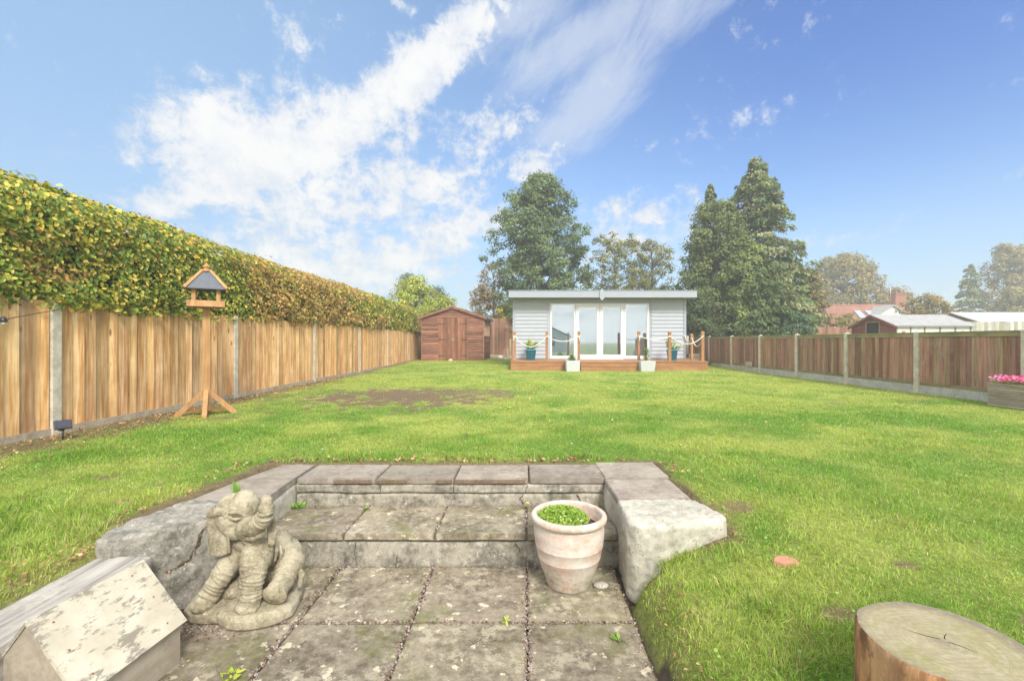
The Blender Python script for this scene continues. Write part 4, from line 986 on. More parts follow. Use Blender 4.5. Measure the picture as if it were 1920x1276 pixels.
# ------------------------------------------------------------------ trees and shrubs
def crown_tree(name,label,x,y,H,prof,tips,per,leaf,cols,trunk=.16,clr=.42,t0=.15,asp=.55,branch=.55,group=None,cat='tree',seed=0,zbase=0,flat=.7,squash=None,trans=None,noisy=.25,upn=.6,lean=0.0,crownlabel=None):
    """tapered trunk, limbs to tips inside an uneven envelope, leaf clusters round the tips"""
    rs=np.random.RandomState(100+seed); t=thing(name,label,cat,(x,y,zbase),0,group)
    m=MB(); top=Vector((lean,0,H*.93)); tr=[Vector((0,0,-.1)),Vector((.05*trunk,0,H*.3)),Vector((lean*.5+.1*trunk,.05,H*.62)),top]
    m.tube(tr,[trunk,trunk*.78,trunk*.45,trunk*.10],8)
    ts=[];tc=[]
    ph=rs.uniform(0,2*PI,6)
    for _ in range(tips):
        tt=t0+(1-t0)*rs.rand()**.9; az=rs.uniform(0,2*PI)
        wob=1+noisy*(math.sin(2*az+ph[0]+tt*5)*.5+math.sin(3*az+ph[1]-tt*9)*.5+math.sin(5*az+ph[2]+tt*17)*.5)
        r=prof(tt)*wob*rs.rand()**.42; ts.append((lean*tt+r*math.cos(az),r*math.sin(az),H*tt)); tc.append(rs.rand())
        if rs.rand()<branch:
            zz=max(H*t0*.6,H*tt-max(.35*r,.25*r+.2)-.1*H*rs.rand()); a=Vector((lean*zz/H,0,zz)); b_=Vector(ts[-1]); mid=a.lerp(b_,.5)+Vector((0,0,-.06*r+rs.normal(0,.08)))
            rr=trunk*.30*(1-tt*.6); m.tube([a,mid,b_],[rr,rr*.55,rr*.15],5)
    m.build('trunk',M['bark'],t)
    ts=np.array(ts); n=tips*per; idx=np.repeat(np.arange(tips),per)
    off=rs.normal(0,1,(n,3)); off=unit(off)*(rs.rand(n,1)**.45); off*=np.array([clr,clr,clr*flat])
    sc=rs.uniform(.65,1.3,tips)[idx][:,None]; pos=ts[idx]+off*sc
    cen=np.stack([np.full(n,0)+lean*.5,np.zeros(n),pos[:,2]-.3],1); nr=unit(off+1e-6)*.8+unit(pos-cen)*.6+np.array([0,0,upn])
    cols=np.array(cols); k=(np.array(tc)[idx]*.75+rs.rand(n)*.5)/1.25*(len(cols)-.001); c=cols[np.clip(k.astype(int),0,len(cols)-1)]*rs.uniform(.7,1.25,(n,1))
    c=c*rs.uniform(.82,1.18,(tips,1))[idx]
    global RS; old=RS; RS=rs
    leaf_mesh('crown',pos,nr,rs.uniform(.65,1.25,n)*leaf,c,M['leaf'],t,asp,.3,.2)
    RS=old; return t

def conifer(label,x,y,H,R,n_br,cols,seed=0,leaf=.2,trunk=.2,t0=.02,powr=.75,per=60,side=None,group=None,zbase=0,name='conifer'):
    rs=np.random.RandomState(300+seed); t=thing(name,label,'tree',(x,y,zbase),0,group)
    m=MB(); m.tube([(0,0,-.1),(0,0,H*.5),(0,0,H*.97)],[trunk,trunk*.55,.015],8)
    pos=[];nr=[];ax=[];c=[];cols=np.array(cols); ph=rs.uniform(0,6,4)
    for _ in range(n_br):
        tt=t0+(1-t0)*rs.rand()**1.15; az=rs.uniform(0,2*PI)
        Rr=R*(1-tt)**powr*(1+.16*math.sin(3*az+ph[0]+tt*13)+.13*math.sin(7*az+ph[1]-tt*23))*rs.uniform(.72,1.12)+.10
        if tt>.9: Rr*=rs.uniform(.5,1.3)
        z0=H*tt; d=Vector((math.cos(az),math.sin(az),0)); sd=Vector((-d.y,d.x,0))
        a=Vector((0,0,z0+.15*Rr)); e=a+d*Rr+Vector((0,0,-.22*Rr+.1)); mid=a.lerp(e,.55)+Vector((0,0,.10*Rr))
        if Rr>.5 and rs.rand()<.3: m.tube([a,mid,e],[.03,.018,.006],4)
        bc=cols[min(len(cols)-1,int(rs.rand()*len(cols)))]*rs.uniform(.72,1.28)
        k=int(per*(.35+.65*Rr/R)); u=1-rs.rand(k)**1.6*.72; w=(rs.rand(k)-.5)*.62*Rr*(1.15-u)*2.0+rs.normal(0,.05,k)
        zq=rs.normal(0,.05,k)-rs.rand(k)*.16
        for i in range(k):
            q=a*(1-u[i])**2+mid*(2*u[i]*(1-u[i]))+e*u[i]**2
            pos.append(q+sd*w[i]+Vector((0,0,zq[i]-abs(w[i])*.18))); ax.append(d*.8+sd*(w[i]/max(Rr,.1))*1.6+Vector((0,0,-.75))); nr.append(d*.55+Vector((0,0,.75))); c.append(bc*rs.uniform(.8,1.2))
    m.build('trunk',M['bark'],t); n=len(pos)
    global RS; old=RS; RS=rs
    leaf_mesh('crown',np.array(pos),np.array(nr),rs.uniform(.6,1.25,n)*leaf,np.array(c),M['needle'],t,.42,.3,0,np.array(ax))
    RS=old; return t

HOLLY=[[.06,.105,.038],[.08,.135,.048],[.115,.165,.06],[.15,.195,.08],[.07,.115,.04]]
def hp(t): return float(np.interp(t,[0,.3,.5,.65,.8,.9,.97,1.0],[2.8,3.2,3.05,2.75,2.15,1.45,.8,.35]))
crown_tree('holly_tree','tall dense dark green evergreen tree rising behind the left half of the grey summerhouse',1.70,28,11.05,hp,560,78,.17,HOLLY,.26,.46,.08,.5,.4,seed=1,noisy=.34)
OLIVE=[[.11,.14,.045],[.15,.175,.055],[.20,.205,.065],[.23,.20,.07],[.11,.13,.04]]
crown_tree('apple_tree','thin airy olive-green tree with bare stems showing, behind the middle of the summerhouse roof',6.6,29.5,7.6,lambda t:2.9*(1-abs(t-.55)*1.1),190,46,.14,OLIVE,.13,.34,.30,.5,1,seed=2)
crown_tree('apple_tree','sparse olive tree with a bare upright trunk, behind the right end of the summerhouse',9.3,30.5,7.5,lambda t:2.7*(1-abs(t-.5)*1.15),150,42,.14,OLIVE,.14,.34,.3,.5,1,seed=3)
crown_tree('shrub','low olive-green shrub filling the gap behind the roof finial of the summerhouse',7.9,27.5,4.6,lambda t:1.8*(1-t)**.4,80,40,.13,OLIVE,.08,.36,.2,.5,.6,cat='shrub',seed=4)
crown_tree('thorn_tree','thin autumn tree with wiry outreaching twigs, left of the tall dark evergreen',-1.1,27.6,5.6,lambda t:1.9*(1-t)**.35*(.6+.4*t),78,34,.12,[[.16,.14,.05],[.20,.13,.05],[.25,.14,.06],[.12,.12,.04],[.10,.12,.04]],.10,.36,.2,.5,1,seed=5,noisy=.5)
crown_tree('thorn_tree','reddish-brown autumn shrub directly behind the right slope of the red shed',-1.9,26.9,4.2,lambda t:1.5*(1-t)**.4,80,42,.12,[[.20,.12,.05],[.16,.13,.05],[.28,.17,.06],[.13,.13,.04]],.08,.34,.15,.5,1,cat='shrub',seed=6)
crown_tree('yellow_shrub','yellow-leaved shrub peeping over the tall brown fence between shed and summerhouse',-.45,26.6,3.1,lambda t:.9*(1-t)**.4,60,48,.11,[[.45,.38,.04],[.30,.32,.05],[.50,.42,.06],[.14,.18,.03]],.05,.28,.15,.55,.5,cat='shrub',seed=7)
YG=[[.20,.27,.04],[.30,.34,.05],[.42,.42,.06],[.14,.22,.04],[.50,.44,.06]]
crown_tree('yellow_tree','bright yellow-green tree between the far end of the hedge and the red shed',-6.0,28.5,4.9,lambda t:2.7*(1-t)**.45,240,52,.14,YG,.14,.40,.10,.55,.3,seed=8)
crown_tree('yellow_tree','smaller yellow-green bush just behind the left slope of the red shed roof',-4.0,27.2,3.6,lambda t:1.6*(1-t)**.45,110,52,.12,YG,.08,.36,.10,.55,.3,cat='shrub',seed=9)
crown_tree('far_tree','dark treetop behind the bright yellow-green tree, above the hedge end',-10.0,44,7.3,lambda t:2.2*(1-t)**.4,90,42,.18,[[.06,.09,.035],[.08,.11,.04],[.11,.12,.045]],.2,.5,.3,.5,.3,seed=10)
crown_tree('far_tree','dark distant treetop right of the bright yellow-green tree, over the red shed',-7.1,44,6.1,lambda t:1.6*(1-t)**.4,60,42,.18,[[.06,.09,.035],[.08,.11,.04],[.11,.12,.045]],.2,.5,.3,.5,.3,seed=11)
CG=[[.08,.115,.05],[.11,.145,.06],[.145,.17,.07],[.14,.145,.08],[.18,.19,.10]]
conifer('tallest conifer with a single ragged spire, right of the summerhouse',13.5,25.2,11.0,3.2,560,CG,1,.21,.26,.02,.62,105)
conifer('narrower conifer spire on the left of the evergreen group beside the summerhouse',11.0,25.4,9.6,1.75,260,CG,2,.19,.2,.02,.80,85)
crown_tree('evergreen_tree','broad bushy olive-green evergreen filling the left side of the conifer group',10.8,24.2,8.2,lambda t:2.45*(1.03-t)**.36,440,66,.15,[[.10,.13,.045],[.13,.16,.05],[.16,.19,.065],[.09,.12,.04]],.2,.42,.04,.5,.15,seed=12,noisy=.15)
crown_tree('evergreen_tree','lighter yellow-green bush growing in front of the tall conifer, its top halfway up',11.75,23.2,6.2,lambda t:1.3*(1.03-t)**.42,190,60,.13,[[.16,.20,.05],[.21,.25,.07],[.13,.17,.05]],.14,.34,.30,.5,.15,seed=13,noisy=.15)
conifer('lower drooping conifer in front of the tall one, dark green, by the fence corner',12.4,23.0,5.4,1.9,240,[[.06,.09,.035],[.08,.11,.042],[.11,.135,.05]],3,.17,.16,.0,.45,90)
conifer('small blue-green conifer at the foot of the group, left of the maroon shed',13.6,22.0,2.5,1.2,110,[[.07,.12,.06],[.09,.14,.08]],4,.15,.1,.0,.5,70)
crown_tree('bush','dark evergreen bush beside the right wall of the summerhouse, behind the deck posts',9.0,22.6,3.3,lambda t:1.45*(1.02-t)**.4,190,60,.12,[[.05,.08,.03],[.07,.10,.035],[.10,.12,.045]],.1,.36,.04,.5,.2,cat='bush',seed=14)
crown_tree('bronze_tree','olive and bronze tree at the right edge of the conifer group',16.0,25.0,4.9,lambda t:1.45*(1.03-t)**.5,130,50,.14,[[.14,.13,.05],[.24,.19,.07],[.10,.11,.04],[.33,.26,.08]],.13,.40,.10,.5,.5,seed=15)
OAK=[[.20,.17,.06],[.26,.20,.075],[.16,.16,.06],[.32,.23,.085],[.13,.15,.055]]
crown_tree('oak_tree','large pale round oak turning yellow, far off right of the conifers',43.4,60,12.0,lambda t:4.7*math.sin(PI*min(1,max(0,(t-.12)/.95))**.8)**.6,250,60,.34,OAK,.5,.95,.22,.6,.5,seed=16,noisy=.25)
crown_tree('oak_tree','smaller pale tree left of the brick chimney',50.5,61,7.8,lambda t:3.0*math.sin(PI*min(1,max(0,(t-.08)/1.0))**.8)**.6,110,55,.32,OAK,.3,.8,.15,.6,.5,seed=17)
crown_tree('oak_tree','lower pale green tree filling in behind the left part of the red bungalow roof',41.0,57,6.5,lambda t:2.9*(1.02-t)**.4,110,55,.30,OAK[:3],.3,.8,.1,.6,.4,seed=18)
crown_tree('garden_shrub','rust and olive shrub with wiry top twigs behind the maroon shed roof',28.6,31.5,4.1,lambda t:2.3*(1.02-t)**.42,140,46,.15,[[.25,.17,.07],[.32,.20,.08],[.17,.16,.06],[.22,.20,.08]],.1,.42,.1,.55,.8,cat='shrub',seed=19,noisy=.35)
crown_tree('garden_shrub','low green-brown bush over the red bungalow roof, left of the maroon shed ridge',20.0,27.5,2.6,lambda t:1.2*(1.02-t)**.42,60,46,.12,[[.20,.21,.07],[.28,.22,.08],[.16,.18,.06]],.08,.32,.1,.55,.5,cat='shrub',seed=20)
conifer('pale distant conifer with tiered top, left of the birch-like trees at the right edge',58.0,58,10.6,2.5,150,[[.10,.13,.06],[.14,.16,.07]],5,.36,.25,.05,.7,70)
crown_tree('far_tree','tall pale open tree at the right edge of the view',63.5,58.5,13.0,lambda t:3.3*math.sin(PI*min(1,max(0,(t-.1)/1.0))**.8)**.6,150,55,.33,OAK,.35,.85,.2,.55,.8,seed=21)
crown_tree('far_tree','pale yellow-olive trees mass below the two tall trees at the far right',58.5,53,7.0,lambda t:3.9*(1.02-t)**.36,170,55,.30,[[.26,.22,.08],[.20,.19,.07],[.31,.25,.09]],.3,.85,.1,.55,.4,seed=22)
crown_tree('far_tree','bronze far tree at the very right edge, lower than the open tree',66.5,56,7.6,lambda t:3.0*(1.02-t)**.4,110,50,.30,[[.28,.21,.08],[.22,.18,.07]],.3,.85,.1,.55,.4,seed=23)
crown_tree('far_tree','low pale hedge-like tree beyond the bungalow chimney',54.5,66,5.3,lambda t:3.6*(1.02-t)**.4,110,50,.32,OAK,.3,.85,.1,.55,.4,seed=24)

# ------------------------------------------------------------------ red shed
def red_shed():
    t=thing('garden_shed','red-brown weathered timber shed with double doors at the end of the lawn','shed',(-2.85,22.0,.06),-.055)
    W=3.02; D=2.9; he=2.12; hr=2.62; w=W/2
    m=MB(); m.box((-w+.03,.03,0),(w-.03,D,he-.02),(.5,.5,.5)); m.build('carcass',M['shedwood'],t)
    def boards(m,x0,x1,z0,z1,fn=None):
        z=z0
        while z<z1-.02:
            h=min(.112,z1-z); kk=random.choice((.72,.9,1.0,1.12,1.3)); tn=(kk,kk*random.uniform(.92,1.06),kk*random.uniform(.9,1.1))
            if random.random()<.10: tn=(1.5,2.2,2.5)
            hh_=h; h=h-.014; a,b_=(x0,x1) if fn is None else fn(z+h*.5)
            n=10; vs=[]
            for i in range(n+1):
                x=a+(b_-a)*i/n; s=.007*mnoise.noise(Vector((x*3,z*7,1)))
                vs+= [(x,-.042,z-.012+s),(x,-.004,z+h),(x,.03,z+h),(x,.03,z-.010+s)]
            fs=[]
            for i in range(n):
                q=i*4
                for k in range(4): fs.append((q+k,q+(k+1)%4,q+4+(k+1)%4,q+4+k))
            fs+=[(0,1,2,3),(n*4+3,n*4+2,n*4+1,n*4)]
            m.add(vs,[f[::-1] for f in fs],tn); z+=hh_
    m=MB(); boards(m,-w,-.68,.05,he); boards(m,.70,w,.05,he); boards(m,-w,w,he,hr-.03,lambda z:(-w*(hr-z)/(hr-he)*.98,w*(hr-z)/(hr-he)*.98)); m.build('front_boards',M['shedwood'],t)
    m=MB(); z=.05
    while z<he-.1:
        if not(z>1.2 and z<he): 
            kk=random.uniform(.7,1.1); m.prism([(w+.024,z-.01),(w+.004,z+.128),(w-.02,z+.128),(w-.02,z-.01)],'y',0,D,(kk,kk,kk))
        else:
            kk=random.uniform(.7,1.1); m.prism([(w+.024,z-.01),(w+.004,z+.128),(w-.02,z+.128),(w-.02,z-.01)],'y',D*.8,D,(kk,kk,kk))
        z+=.128
    m.build('side_boards',m_wood('side_shiplap',(.15,.06,.035),(.30,.14,.08),'y',38,.85,.3),t)
    # side window
    wd=MB(); 
    for y in (.02,.55,1.1,1.65,2.25): wd.box((w-.01,y,1.2),(w+.04,y+.055,he-.03),(1.6,2.1,2.2))
    wd.box((w-.01,.075,1.2),(w+.035,2.25,1.25),(1.5,2.0,2.1)); wf=wd.build('window',M['shedwood'],t)
    wg=MB(); wg.box((w-.008,.03,1.22),(w+.006,2.28,he-.04)); wg.build('glass',m_plain('old_perspex',(.45,.43,.34),.3,.2,3,spec=.6),wf)
    # doors
    for s,(a,b_) in enumerate(((-.67,.008),(.018,.69))):
        m=MB(); n=6; ww=(b_-a)/n
        for k in range(n):
            kk=random.choice((.8,.95,1.05,1.15)); m.box((a+k*ww,-.028,.03),(a+(k+1)*ww-.005,-.008,he-.03),(kk,kk,kk),bev=.002)
        if s==1: m.box((a-.02,-.045,.03),(a+.045,-.0285,he-.05),(1.2,1.2,1.15))
        for z in ((.30,.36),) if False else (): pass
        d=m.build('door',M['sheddoor'],t)
        for z in (.27,1.05,1.80):
            h=MB(); x0,x1=(a,a+.33) if s==0 else (b_-.33,b_)
            h.prism([(x0,z-.02),(x1,z-.008 if s==0 else z-.02),(x1,z+.008 if s==0 else z+.02),(x0,z+.02)] if s==0 else [(x0,z-.008),(x1,z-.02),(x1,z+.02),(x0,z+.008)],'y',-.040,-.029); h.build('hinge',M['iron'],d)
    m=MB(); m.box((-.07,-.052,1.05),(.10,-.046,1.085)); m.tube([(.01,-.06,1.04),(.01,-.07,1.075),(.05,-.07,1.075),(.05,-.06,1.04)],.006,6); m.box((-.005,-.078,.965),(.065,-.05,1.04),bev=.006); m.build('padlock',M['steel'],t)
    # posts, corner and top trims
    m=MB(); m.box((-.71,-.030,.03),(-.672,-.002,he),(1.1,1.1,1.1)); m.box((.694,-.030,.03),(.73,-.002,he),(1.1,1.1,1.1)); m.box((-w-.01,-.034,.02),(-w+.035,-.006,he)); m.box((w-.03,-.034,.02),(w+.012,-.006,he),(1.2,1.3,1.3)); m.box((-w+.04,-.036,he-.03),(w-.035,-.004,he+.035),(1.0,1.05,1.05)); m.build('trim',M['shedwood'],t)
    # roof
    ex=.16; sl=(hr-he)/w
    for s in (-1,1):
        m=MB(); pts=[(0,hr+.05),(s*(w+ex),hr+.05-sl*(w+ex)),(s*(w+ex),hr+.02-sl*(w+ex)),(0,hr+.02)]
        m.prism(pts if s<0 else pts[::-1],'y',-.12,D+.12); m.build('roof',M['felt'],t)
        m=MB(); pts=[(0,hr+.045),(s*(w+ex-.01),hr+.045-sl*(w+ex)),(s*(w+ex-.01),hr-.065-sl*(w+ex)),(0,hr-.065)]
        m.prism(pts if s<0 else pts[::-1],'y',-.150,-.123,(.95,.95,.95)); m.build('barge_board',M['shedwood'],t)
    m=MB(); m.box((w+ex-.02,-.1,he-.115),(w+ex+.01,D+.1,he-.005)); m.build('eaves_board',M['felt'],t)
red_shed()
lump('stone_block','pale square stone wedged against the foot of the red shed doors','stone',(-2.92,21.75,.09),.13,(.9,.7,.85),m_plain('pale_stone',(.55,.48,.36),.9))
lump('white_stone','upper of two white stones between the red shed and the deck','stone',(-.62,24.2,.17),.13,(1.1,.9,.9),M['white'])
lump('white_stone','lower of two white stones, next to the short timber stakes','stone',(-.35,23.6,.10),.12,(1,.9,.9),M['white'])
def stake(label,x,y,h):
    m=MB(); m.box((-.05,-.03,-.05),(.05,.03,h),bev=.005); o=m.build('timber_stake',m_wood('stake_wood',(.42,.33,.2),(.58,.48,.32),'z',40,.9,.2)); o.location=(x,y,.1); tag(o,label,'stake')
stake('shorter of two pale timber stakes leaning by the tall brown fence',-.22,24.4,.50)
stake('taller of two pale timber stakes standing left of the summerhouse',-.08,24.3,1.05)
m=MB(); m.box((-.75,-.03,0),(.75,.03,.14),bev=.006); o=m.build('timber_board',M['trough']); o.location=(-.75,24.8,.15); o.rotation_euler=(0,.06,.1); tag(o,'low grey plank lying along the foot of the tall brown fence','plank')

# ------------------------------------------------------------------ summerhouse
def summerhouse():
    t=thing('summerhouse','pale grey garden room with flat overhanging roof and white glazed double doors','summerhouse',(3.355,17.6,.333))
    X0,X1=-3.30,3.30; D=3.4; H=2.33
    # window opening in local x
    def lxp(px): return (px-960)/F*17.6-3.355
    wx0,wx1=lxp(1031.7),lxp(1217.0); wt=EYE+(639-568.7)/F*17.6-.333; wt=2.15
    m=MB(); m.box((X0+.02,.03,.0),(wx0,.1,H),(.9,.9,.9)); m.box((wx1,.03,0),(X1-.02,.1,H),(.9,.9,.9)); m.box((wx0,.03,wt),(wx1,.1,H),(.9,.9,.9))
    m.box((X0+.02,.1,0),(X0+.1,D,H)); m.box((X1-.1,.1,0),(X1-.02,D,H)); m.box((X0+.1,D-.08,0),(X1-.1,D,H)); m.build('wall',M['clad'],t)
    def siding(m,x0,x1,z0,z1,yy=0.03,st=.146):
        z=z0
        while z<z1-.01:
            z2=min(z+st,z1); pr=[]
            for i in range(9):
                q=i/8; pr.append((yy-.004-.025*math.sin(PI*min(1,q*1.02))**.45*(1-.45*q),z+(z2-z)*q))
            vs=[(x0,p[0],p[1]) for p in pr]+[(x1,p[0],p[1]) for p in pr]
            m.add(vs,[(i,9+i,10+i,i+1) for i in range(8)],(1,1,1),.5,True); z=z2
    m=MB(); siding(m,X0+.06,wx0-.115,.01,H-.06); m.build('cladding',M['clad'],t)
    m=MB(); siding(m,wx1+.10,X1-.06,.01,H-.06); m.build('cladding',M['clad'],t)
    # sides
    for s in (-1,1):
        m=MB(); q=Matrix.Translation((s*3.30,0,0))@Matrix.Rotation(s*PI/2,4,'Z')
        mm=MB(); siding(mm,0 if s>0 else -D,D if s>0 else 0,.01,H-.06,yy=0.0)
        m.v=[tuple(q@Vector(v)) for v in mm.v]; m.f=mm.f; m.c=mm.c; m.sm=mm.sm; m.build('cladding',M['clad'],t)
    for x in (X0-.03,X1-.06):
        m=MB(); m.box((x,-.012,0),(x+.09,.06,H-.04),bev=.004); m.build('corner_trim',M['fascia'],t)
    m=MB(); m.box((wx0-.11,.0,.01),(wx0-.01,.03,H-.06)); m.build('corner_trim',M['clad'],t)
    # roof slab, soffit, fascia with finial
    m=MB(); m.box((-3.45,-.50,H+.02),(3.50,D+.2,H+.045)); m.build('soffit',M['soffit'],t)
    m=MB(); m.box((-3.42,-.47,H+.05),(3.47,D+.17,H+.235)); m.build('roof',M['feltgrey'],t)
    m=MB(); m.box((-3.48,-.53,H-.005),(3.53,-.503,H+.240),bev=.003); m.box((-3.48,-.502,H-.005),(-3.453,D+.22,H+.240),bev=.003); m.box((3.503,-.502,H-.005),(3.53,D+.22,H+.240),bev=.003)
    m.box((-3.50,-.545,H+.2405),(3.55,D+.24,H+.262)); m.build('fascia',M['fascia'],t)
    m=MB(); cx=lxp(1128.5)*(17.1/17.6)-.10; cx=(1128.5-960)/F*17.07-3.355
    m.prism([(cx-.085,H-.03),(cx,H-.125),(cx+.085,H-.03),(cx+.085,H+.24),(cx+.05,H+.27),(cx,H+.335),(cx-.05,H+.27),(cx-.085,H+.24)],'y',-.575,-.5465); m.build('finial',M['fascia'],t)
    m=MB(); m.box((X0+.05,-.01,H-.065),(X1-.05,.028,H+.0),(.85,.85,.85)); m.build('head_trim',M['clad'],t)
    # glazing: two side lights and two doors
    zb=.02
    def frame(nm,x0,x1,z0,z1,w,wb,wtp,y0,y1,par):
        m=MB(); m.box((x0,y0,z0),(x0+w,y1,z1),bev=.004); m.box((x1-w,y0,z0),(x1,y1,z1),bev=.004)
        m.box((x0+w+.0005,y0+.002,z0+.001),(x1-w-.0005,y1-.002,z0+wb)); m.box((x0+w+.0005,y0+.002,z1-wtp),(x1-w-.0005,y1-.002,z1-.001)); return m.build(nm,M['upvc'],par)
    def glass(x0,x1,z0,z1,y,par):
        g=MB(); g.box((x0,y,z0),(x1,y+.006,z1)); g.build('glass',M['glass'],par)
    a0,a1=wx0,lxp(1081); b1=lxp(1122.0); c1=lxp(1167.5); 
    for (x0,x1) in ((wx0,lxp(1079.2)),(lxp(1170.0),wx1)):
        f=frame('window',x0,x1,zb,wt,.065,.12,.055,-.005,.055,t); glass(x0+.06,x1-.06,zb+.11,wt-.05,.02,f)
    m=MB(); m.box((lxp(1079.4),-.002,wt-.052),(lxp(1169.8),.052,wt)); m.box((lxp(1079.4),-.002,.0),(lxp(1169.8),.052,.045)); m.build('door_frame',M['upvc'],t)
    for s,(x0,x1) in enumerate(((lxp(1079.8),lxp(1124.3)),(lxp(1124.9),lxp(1169.4)))):
        f=frame('door',x0,x1,.05,wt-.056,.115,.135,.09,-.016,.044,t); glass(x0+.11,x1-.11,.18,wt-.14,.012,f)
        h=MB(); xx=x1-.05 if s==0 else x0+.05; h.box((xx-.016,-.026,.96),(xx+.016,-.0165,1.16),bev=.003)
        sgn=-1 if s==0 else 1; h.tube([(xx,-.026,1.07),(xx,-.06,1.07),(xx+sgn*.12,-.065,1.07)],.010,6); h.build('handle',M['upvc'],f)
    # vertical blinds inside
    m=MB(); x=wx0+.05
    while x<wx1-.05:
        m.box((x,.17,.1),(x+.082,.175,wt-.03),(random.uniform(.93,1.06),)*3,M=None); x+=.089
    m.build('blind',M['blind'],t)
    m=MB(); m.box((X0+.12,.11,.005),(X1-.12,D-.1,.03)); m.build('floor',M['clad'],t)
summerhouse()

# ------------------------------------------------------------------ deck with rope rail
def deck():
    t=thing('timber_deck','orange-brown timber deck with posts and swagged cream ropes before the summerhouse','deck',(3.4,16.0,0))
    D0=16.02; top=.333; x0,x1=-.04,6.83
    m=MB()
    y=D0
    while y<17.72:
        kk=random.uniform(.85,1.1); m.box((x0,y,top-.03),(x1,y+.14,top),(kk,kk,kk)); y+=.145
    y=17.75
    while y<20.6: 
        kk=random.uniform(.85,1.1); m.box((6.72,y,top-.03),(7.15,y+.14,top),(kk,kk,kk)); y+=.145
    loc(m,'deck_boards',M['deckwood'],t)
    for (a,b_) in ((x0,2.36),(4.36,x1)):
        m=MB()
        for z0,z1 in ((.0,.148),(.155,.30)):
            kk=random.uniform(.9,1.1); m.box((a,D0-.004,z0),(b_,D0+.022,z1),(kk,kk,kk),bev=.003)
        m.box((a-.005,D0-.03,.3035),(b_+.003,D0+.001,.337),(1.05,1.05,1.05))
        loc(m,'front_boards',M['deckwood'],t)
    m=MB(); 
    for s,x in ((0,x0-.002),(1,x1)):
        for z0,z1 in ((.0,.148),(.155,.30)): m.box((x-.02 if s==0 else x+.001,D0+.03,z0),(x if s==0 else x+.022,17.72,z1),M=None)
    loc(m,'side_boards',m_wood('oiled_side_board',(.33,.155,.07),(.46,.24,.12),'y',45,.65,.2),t)
    m=MB()   # step-out in the middle
    for z0,z1 in ((-.02,.140),(.147,.295)): m.box((2.362,D0-.26,z0),(4.358,D0-.235,z1),(1.0,1.0,1.0),bev=.003)
    for x in (2.362,4.334): m.box((x,D0-.234,-.02),(x+.024,D0-.006,.29))
    for k in range(2): m.box((2.355,D0-.275+k*.132,.298),(4.365,D0-.275+k*.132+.128,.328),(1.03,1.03,1.03))
    loc(m,'step',M['deckwood'],t)
    def X(px,Y): return (px-960)/F*Y
    def post(px,Y,h,w=.085):
        m=MB(); x=X(px,Y); m.box((x-w/2,Y-w/2,top),(x+w/2,Y+w/2,top+h-.05),bev=.004)
        m.box((x-w/2-.008,Y-w/2-.008,top+h-.05),(x+w/2+.008,Y+w/2+.008,top+h-.02)); m.add([(x-w/2,Y-w/2,top+h-.02),(x+w/2,Y-w/2,top+h-.02),(x+w/2,Y+w/2,top+h-.02),(x-w/2,Y+w/2,top+h-.02),(x,Y,top+h+.01)],[(0,1,4),(1,2,4),(2,3,4),(3,0,4)])
        loc(m,'post',M['deckpost'],t); return Vector((x,Y,top+h-.17))
    a=post(964.8,16.1,1.05,.10); b_=post(1025.2,16.1,1.05); c=post(1085.2,16.1,1.05); d=post(1197.7,16.1,1.05); e=post(1255.4,16.1,1.04,.095); f=post(1317,16.15,1.05,.10); g=post(1296.7,17.35,.98,.09)
    def rope(p,q,sag,side=-.06,skew=0.0,tail=None):
        p=p+Vector((0,side,0)); q=q+Vector((0,side,0)); n=22; pts=[]
        for i in range(n+1):
            u=i/n; v=p.lerp(q,u); v.z-=sag*4*u*(1-u)*(1+skew*(u-.5)); pts.append(v)
        m=MB(); m.tube(pts,.014,8)
        for w in (p,q):
            m.tube([w+Vector((.055*math.cos(k),.06+.06*math.sin(k)*-1,.012*math.sin(k*3))) for k in np.linspace(0,2*PI,13)],.015,6)
        if tail is not None: m.tube([tail+Vector((0,side,0)),tail+Vector((.01,side-.012,-.08)),tail+Vector((.0,side-.01,-.19))],[.016,.016,.02],6)
        loc(m,'rope',M['rope'],t)
    rope(a,b_,.38,tail=a+Vector((-.03,0,0))); rope(b_,c,.19,tail=c); rope(d,e,.12,tail=d); rope(e,f,.27,skew=.2)
    rope(f,g,.34); rope(g,Vector((6.62,17.62,1.22)),.16)
deck()
def bucket(label,x,y,z,r0,r1,h,kind=0):
    t=thing('blue_pot',label,'plant pot',(x,y,z)); m=MB(); m.lathe([(r0,0),(r1,h),(r1+.012,h),(r1+.012,h+.02),(r1-.012,h+.02),(r1-.02,h-.03),(.001,h-.04)],(0,0,0),28); m.build('pot',M['bluepot'],t)
    rs=np.random.RandomState(40+kind); n=420
    st=MB(); pos=[];ax=[];nr=[]
    for k in range(16):
        a=rs.uniform(0,2*PI); rr=rs.uniform(.08,.34); zz=rs.uniform(.12,.38); p0=Vector((.05*math.cos(a),.05*math.sin(a),h-.03)); p1=Vector((rr*math.cos(a),rr*math.sin(a)*.8,h+zz)); st.tube([p0,p0.lerp(p1,.5)+Vector((0,0,.04)),p1],[.008,.006,.003],4)
        for i in range(n//16):
            u=rs.uniform(.35,1.08); q=p0.lerp(p1,u); pos.append(q+Vector(rs.normal(0,.035,3))); d=Vector((math.cos(a),math.sin(a),.2)); ax.append(d); nr.append((-.3*d.x,-.3*d.y-.3,1))
    st.build('stems',M['twig'],t); tt=rs.rand(len(pos))[:,None]; c=np.array([.16,.24,.05])*(1-tt)+np.array([.42,.44,.10])*tt
    leaf_mesh('foliage',np.array(pos),np.array(nr),rs.uniform(.05,.10,len(pos)),c,M['leaf'],t,.5,.3,.2,np.array(ax))
